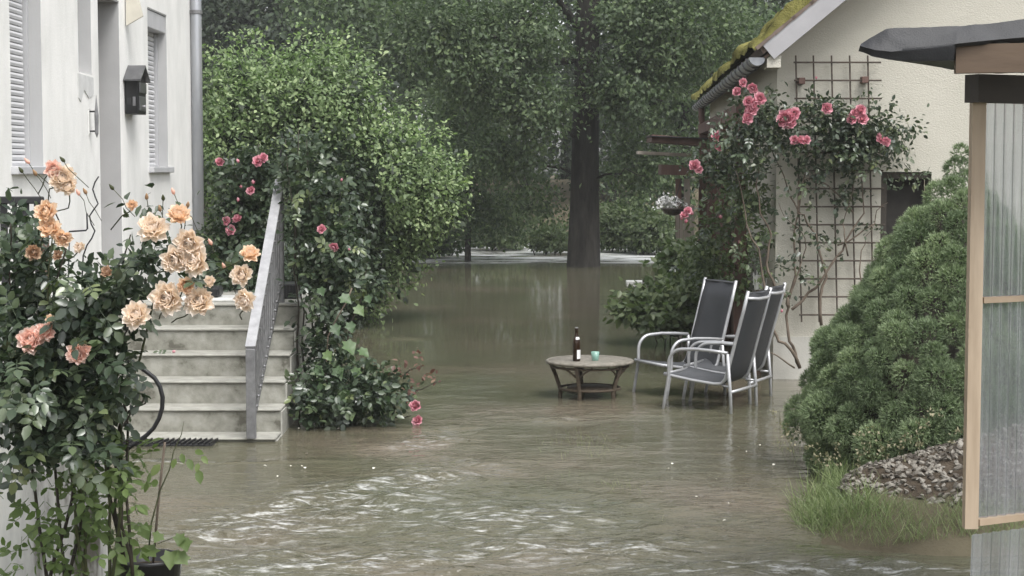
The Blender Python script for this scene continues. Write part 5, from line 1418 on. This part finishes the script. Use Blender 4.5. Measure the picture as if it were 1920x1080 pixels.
# ------------------------------------------------------------------ grass on the bank, stone heap
def grass_at(n, fx, fy, hmin, hmax, rng, keep):
    x = fx(n); y = fy(n)
    k = keep(x, y); x, y = x[k], y[k]; n = len(x)
    z = ground_h(x, y)
    P = np.stack([x, y, np.maximum(z, -.03)], -1)
    D = unit(np.stack([.55 * rng.normal(size=n), .55 * rng.normal(size=n), np.ones(n)], -1))
    N = unit(np.stack([rng.normal(size=n), rng.normal(size=n), np.full(n, .2)], -1))
    S = (.85 + .35 * np.clip(vnoise(x, y, 16, 18, 4, 14), -1, 1.4)) * (hmin + (hmax - hmin) * rng.random(n) ** 1.6) * np.where((x > 1.75) & (y < 9.4), .7, 1.0)
    return P, D, N, S
rng = np.random.default_rng(181)
P, D, N, S = grass_at(30000, lambda n: 1.30 + 1.75 * rng.random(n), lambda n: 8.35 + 2.5 * rng.random(n), .05, .22, rng,
                      lambda x, y: (vnoise(x, y, 15, 18, 5, 16) > -1.0 + .5 * rng.normal(size=len(x))) & (vnoise(x, y, 8, 20, 2, 9) + 2.2 * (ground_h(x, y) + .02) / .1 > -.4) & (x > 1.42 + .1 * np.abs(vnoise(x, y, 9, 10, 2, 8))) & ~((x > 2.02) & (y > 9.3) & (y < 10.5)))
prop(link('bank_grass', leaf_mesh('bank_grass', P, D, N, S, BLADE, M['grass'], rng.random(len(P)))), 'long wet grass on the bank below the spruce', 'grass', kind='stuff')
# flowering grass stalks, each with its drooping head
stalks = [(1640, 900, 1620, 810), (1655, 905, 1640, 800), (1700, 900, 1745, 770), (1720, 880, 1725, 780), (1760, 870, 1800, 805), (1600, 905, 1612, 845), (1540, 900, 1530, 835), (1480, 890, 1462, 770), (1495, 880, 1470, 800), (1580, 895, 1570, 830), (1690, 890, 1700, 820), (1775, 865, 1790, 840), (1560, 900, 1545, 850), (1665, 890, 1668, 830)]
for (ax, ay, bx_, by_) in stalks:
    Dk = 10.0 if ax > 1500 else 10.6
    a = W(ax, ay, Dk); b = W(bx_, by_, Dk - .1)
    gs = root('grass_stalk', a, 'thin flowering grass stalk in front of the spruce', 'grass stalk', 'flowering grass stalks on the bank')
    L_ = wob(a, b, 6, .02, rng, 0); L_.append(b + Vector((.035 * (1 if bx_ > ax else -1), 0, -.012)))
    mb = MB(); mb.tube(L_, .0016, 4); mb.build('stem', M['stem'], gs)
    n = 26; i = rng.integers(3, 8, n); pp = np.array([tuple(L_[j]) for j in i]) + rng.normal(size=(n, 3)) * .012
    link('seed_head', leaf_mesh('seed_head', pp, unit(rng.normal(size=(n, 3)) + np.array([0, 0, .3])), rdirs(n, rng), .016 + .012 * rng.random(n), LEAF2, M['seed'], rng.random(n), off(gs)), gs, 'stuff')
# drowned weeds in the open water
rng = np.random.default_rng(191)
def weeds(px, py, n, wx, wy, h):
    D = 2 * FOC / (py - 315); c = W(px, py, D)
    x = c.x + wx * rng.normal(size=n); y = c.y + wy * rng.normal(size=n)
    return np.stack([x, y, np.full(n, -.02)], -1), h * (.5 + .8 * rng.random(n))
for (lb, specs) in [('sparse weeds poking out of the water, farther patch', [(1090, 835, 120, .16, .30, .07), (1140, 850, 60, .10, .12, .06)]), ('sparse weeds poking out of the water, nearer patch', [(1160, 915, 90, .09, .10, .06), (1090, 900, 40, .12, .1, .05), (1240, 980, 8, .03, .03, .05)]), ('few weeds in the water left of the grassy bank', [(1480, 850, 50, .05, .3, .10), (1490, 960, 30, .08, .1, .05)])]:
    Ps, Ss = [], []
    for s_ in specs:
        p, h = weeds(*s_); Ps.append(p); Ss.append(h)
    P = np.concatenate(Ps); S = np.concatenate(Ss); n = len(P)
    D = unit(np.stack([.5 * rng.normal(size=n), .5 * rng.normal(size=n), np.full(n, .8)], -1))
    prop(link('water_weeds', leaf_mesh('water_weeds', P, D, unit(rng.normal(size=(n, 3))), S, BLADE, M['grass'], .3 + .7 * rng.random(n))), lb, 'weeds', kind='stuff')

hc = Vector((2.95, 9.85, 0))
hp = root('stone_heap', hc, 'heap of pale stone chips beside the timber shelter', 'stone heap')
def heap_z(x, y):
    r = np.sqrt(((x - hc.x) / 1.05) ** 2 + ((y - hc.y) / .75) ** 2)
    return .13 + .40 * np.clip(1 - r, 0, 1) ** .8 + .02 * vnoise(x, y, 41, 16, 5, 20)
gx = np.linspace(hc.x - 1.05, hc.x + 1.05, 50); gy = np.linspace(hc.y - .75, hc.y + .75, 44)
QX, QY = np.meshgrid(gx, gy); QZ = heap_z(QX, QY)
QZ = np.where(((QX - hc.x) / 1.05) ** 2 + ((QY - hc.y) / .75) ** 2 > 1.0, -.05, QZ)
link('core', np_mesh('core', np.stack([QX - hc.x, QY - hc.y, QZ], -1).reshape(-1, 3), grid_faces(50, 44), M['soil'], True), hp)
rng = np.random.default_rng(201)
def rock(seed):
    g = np.random.default_rng(seed)
    V = [(.15 * g.normal(), .1 * g.normal(), -.4)]; F = []
    for (zz_, rr2, n_) in ((-.22, .85, 6), (.12, 1.0, 6)):
        for k in range(n_):
            a = 2 * math.pi * k / n_ + .35 * g.normal(); q = rr2 * (.7 + .5 * g.random())
            V.append((q * math.cos(a), .68 * q * math.sin(a), zz_ + .10 * g.normal()))
    V.append((.2 * g.normal(), .15 * g.normal(), .42))
    for k in range(6):
        j = (k + 1) % 6
        F += [(0, 1 + j, 1 + k), (1 + k, 1 + j, 7 + j, 7 + k), (7 + k, 7 + j, 13)]
    return MB().add(V, F)
SH = [('stone_pale', (.15,.135,.115), (.27,.25,.215)), ('stone_mid', (.085,.075,.06), (.155,.138,.115)), ('stone_dark', (.045,.038,.03), (.09,.075,.06))]
for (nm, a, b) in SH: M[nm] = surf(nm, a, b, 20, .7, 60, .4, .003)
RK = [rock(300 + k).mesh('stone', M[SH[k % 3 if k % 4 else 0][0]]) for k in range(10)]
cnt = 0; rest = []
while cnt < 300 or len(rest) < 1500:
    x = hc.x - 1.05 + 1.9 * rng.random(); y = hc.y - .75 + 1.5 * rng.random()
    if ((x - hc.x) / 1.05) ** 2 + ((y - hc.y) / .75) ** 2 > 1: continue
    z = float(heap_z(np.array(x), np.array(y)))
    m4 = Matrix.Translation((x, y, z + .004)) @ Matrix.Rotation(rng.random() * 6.3, 4, 'Z') @ Matrix.Rotation(.5 * rng.normal(), 4, 'X') @ Matrix.Rotation(.5 * rng.normal(), 4, 'Y') @ Matrix.Scale(.014 + .019 * rng.random(), 4)
    vis = x < 2.62 and y < hc.y + .15
    if vis and cnt < 300:
        put('stone', RK[int(rng.integers(0, 10))], hp, m4); cnt += 1
    elif len(rest) < 1500: rest.append(m4)
for j, (nm, a, b) in enumerate(SH):
    mb = MB(); base_ = [rock(320 + q) for q in range(5)]
    for i, m4 in enumerate(rest):
        if i % 3 != j: continue
        r_ = base_[i % 5]; mb.add([m4 @ Vector(v) for v in r_.v], r_.f)
    mb.build('small_stones', M[nm], hp, kind='stuff')
for i, (px, py, s, D) in enumerate([(1580, 970, .10, 9.55), (1735, 995, .05, 9.2)]):
    c = W(px, py, D); r_ = rock(350 + i)
    mb = MB(); mb.add([Vector(v) * s + Vector((c.x, c.y, c.z)) for v in r_.v], r_.f)
    b_ = link('boulder', mb.mesh('boulder', M['stone_dark'])); prop(b_, ['larger dark clod lying in the grass left of the stone heap', 'small dark clod in the grass right under the stone heap'][i], 'stone')

# ------------------------------------------------------------------ petals and flecks drifting on the water
rng = np.random.default_rng(211)
V, F, T = petal(1.0, 1.0, -.3, .1, 4, 4); M['drift'] = surf('drift', (.62,.60,.52), (.75,.73,.66), 8, .6, 30, 0, .001)
DR = np_mesh('floating_petal', V, F, M['drift'], True, T)
for (px, py) in [(560, 808), (612, 808), (633, 809), (540, 848), (573, 856), (567, 880), (572, 884), (545, 880), (500, 880), (1385, 843), (1415, 838), (1425, 840), (1400, 852), (1345, 905), (1330, 900), (1250, 885), (1370, 952), (1310, 940), (1260, 876), (1398, 912), (1355, 985), (1450, 878), (700, 885), (520, 900), (1240, 930), (880, 830)]:
    D = 2 * FOC / (py - 315); c = W(px, py, D); c.z = .006
    o = link('floating_petal', DR); o.matrix_basis = Matrix.Translation(c) @ Matrix.Rotation(rng.random() * 6.3, 4, 'Z') @ Matrix.Rotation(math.pi / 2 - .2, 4, 'X') @ Matrix.Scale(.011 + .012 * rng.random(), 4)
    prop(o, 'tiny pale petal drifting on the flood water', 'petal', 'pale petals drifting on the flood')
# fallen rosebud on a step
fz = Z0 + 3 * RISE
fr_ = root('fallen_rosebud', (-2.45, 13.36, fz), 'pink rosebud with leaves fallen on a concrete step', 'rosebud')
fp = W(323, 648, 13.38); fp.z = fz + .014
put('bloom', PINKBUD, fr_, aim(fp, (1, -.2, .15), .022))
put('leaf', compound_leaf(401, 'leaf_rose', .045), fr_, frame4(fp + Vector((-.02, 0, -.004)), (-1, .1, .05), (0, -.5, .8), 1.0))

# ------------------------------------------------------------------ rain haze
def haze():
    m = bpy.data.materials.new('rain_haze'); m.use_nodes = True
    nt = m.node_tree; nt.nodes.clear()
    o = nt.nodes.new('ShaderNodeOutputMaterial'); v = nt.nodes.new('ShaderNodeVolumePrincipled')
    v.inputs['Color'].default_value = (.93, .95, .96, 1); v.inputs['Density'].default_value = HAZE; v.inputs['Anisotropy'].default_value = .2
    nt.links.new(v.outputs[0], o.inputs['Volume'])
    mb = MB(); mb.box(-78, 78, -18, 106, -3, 20)
    h = mb.build('haze', m); prop(h, 'thin rain haze over the garden', 'haze', kind='stuff')
HAZE = .0009
haze()
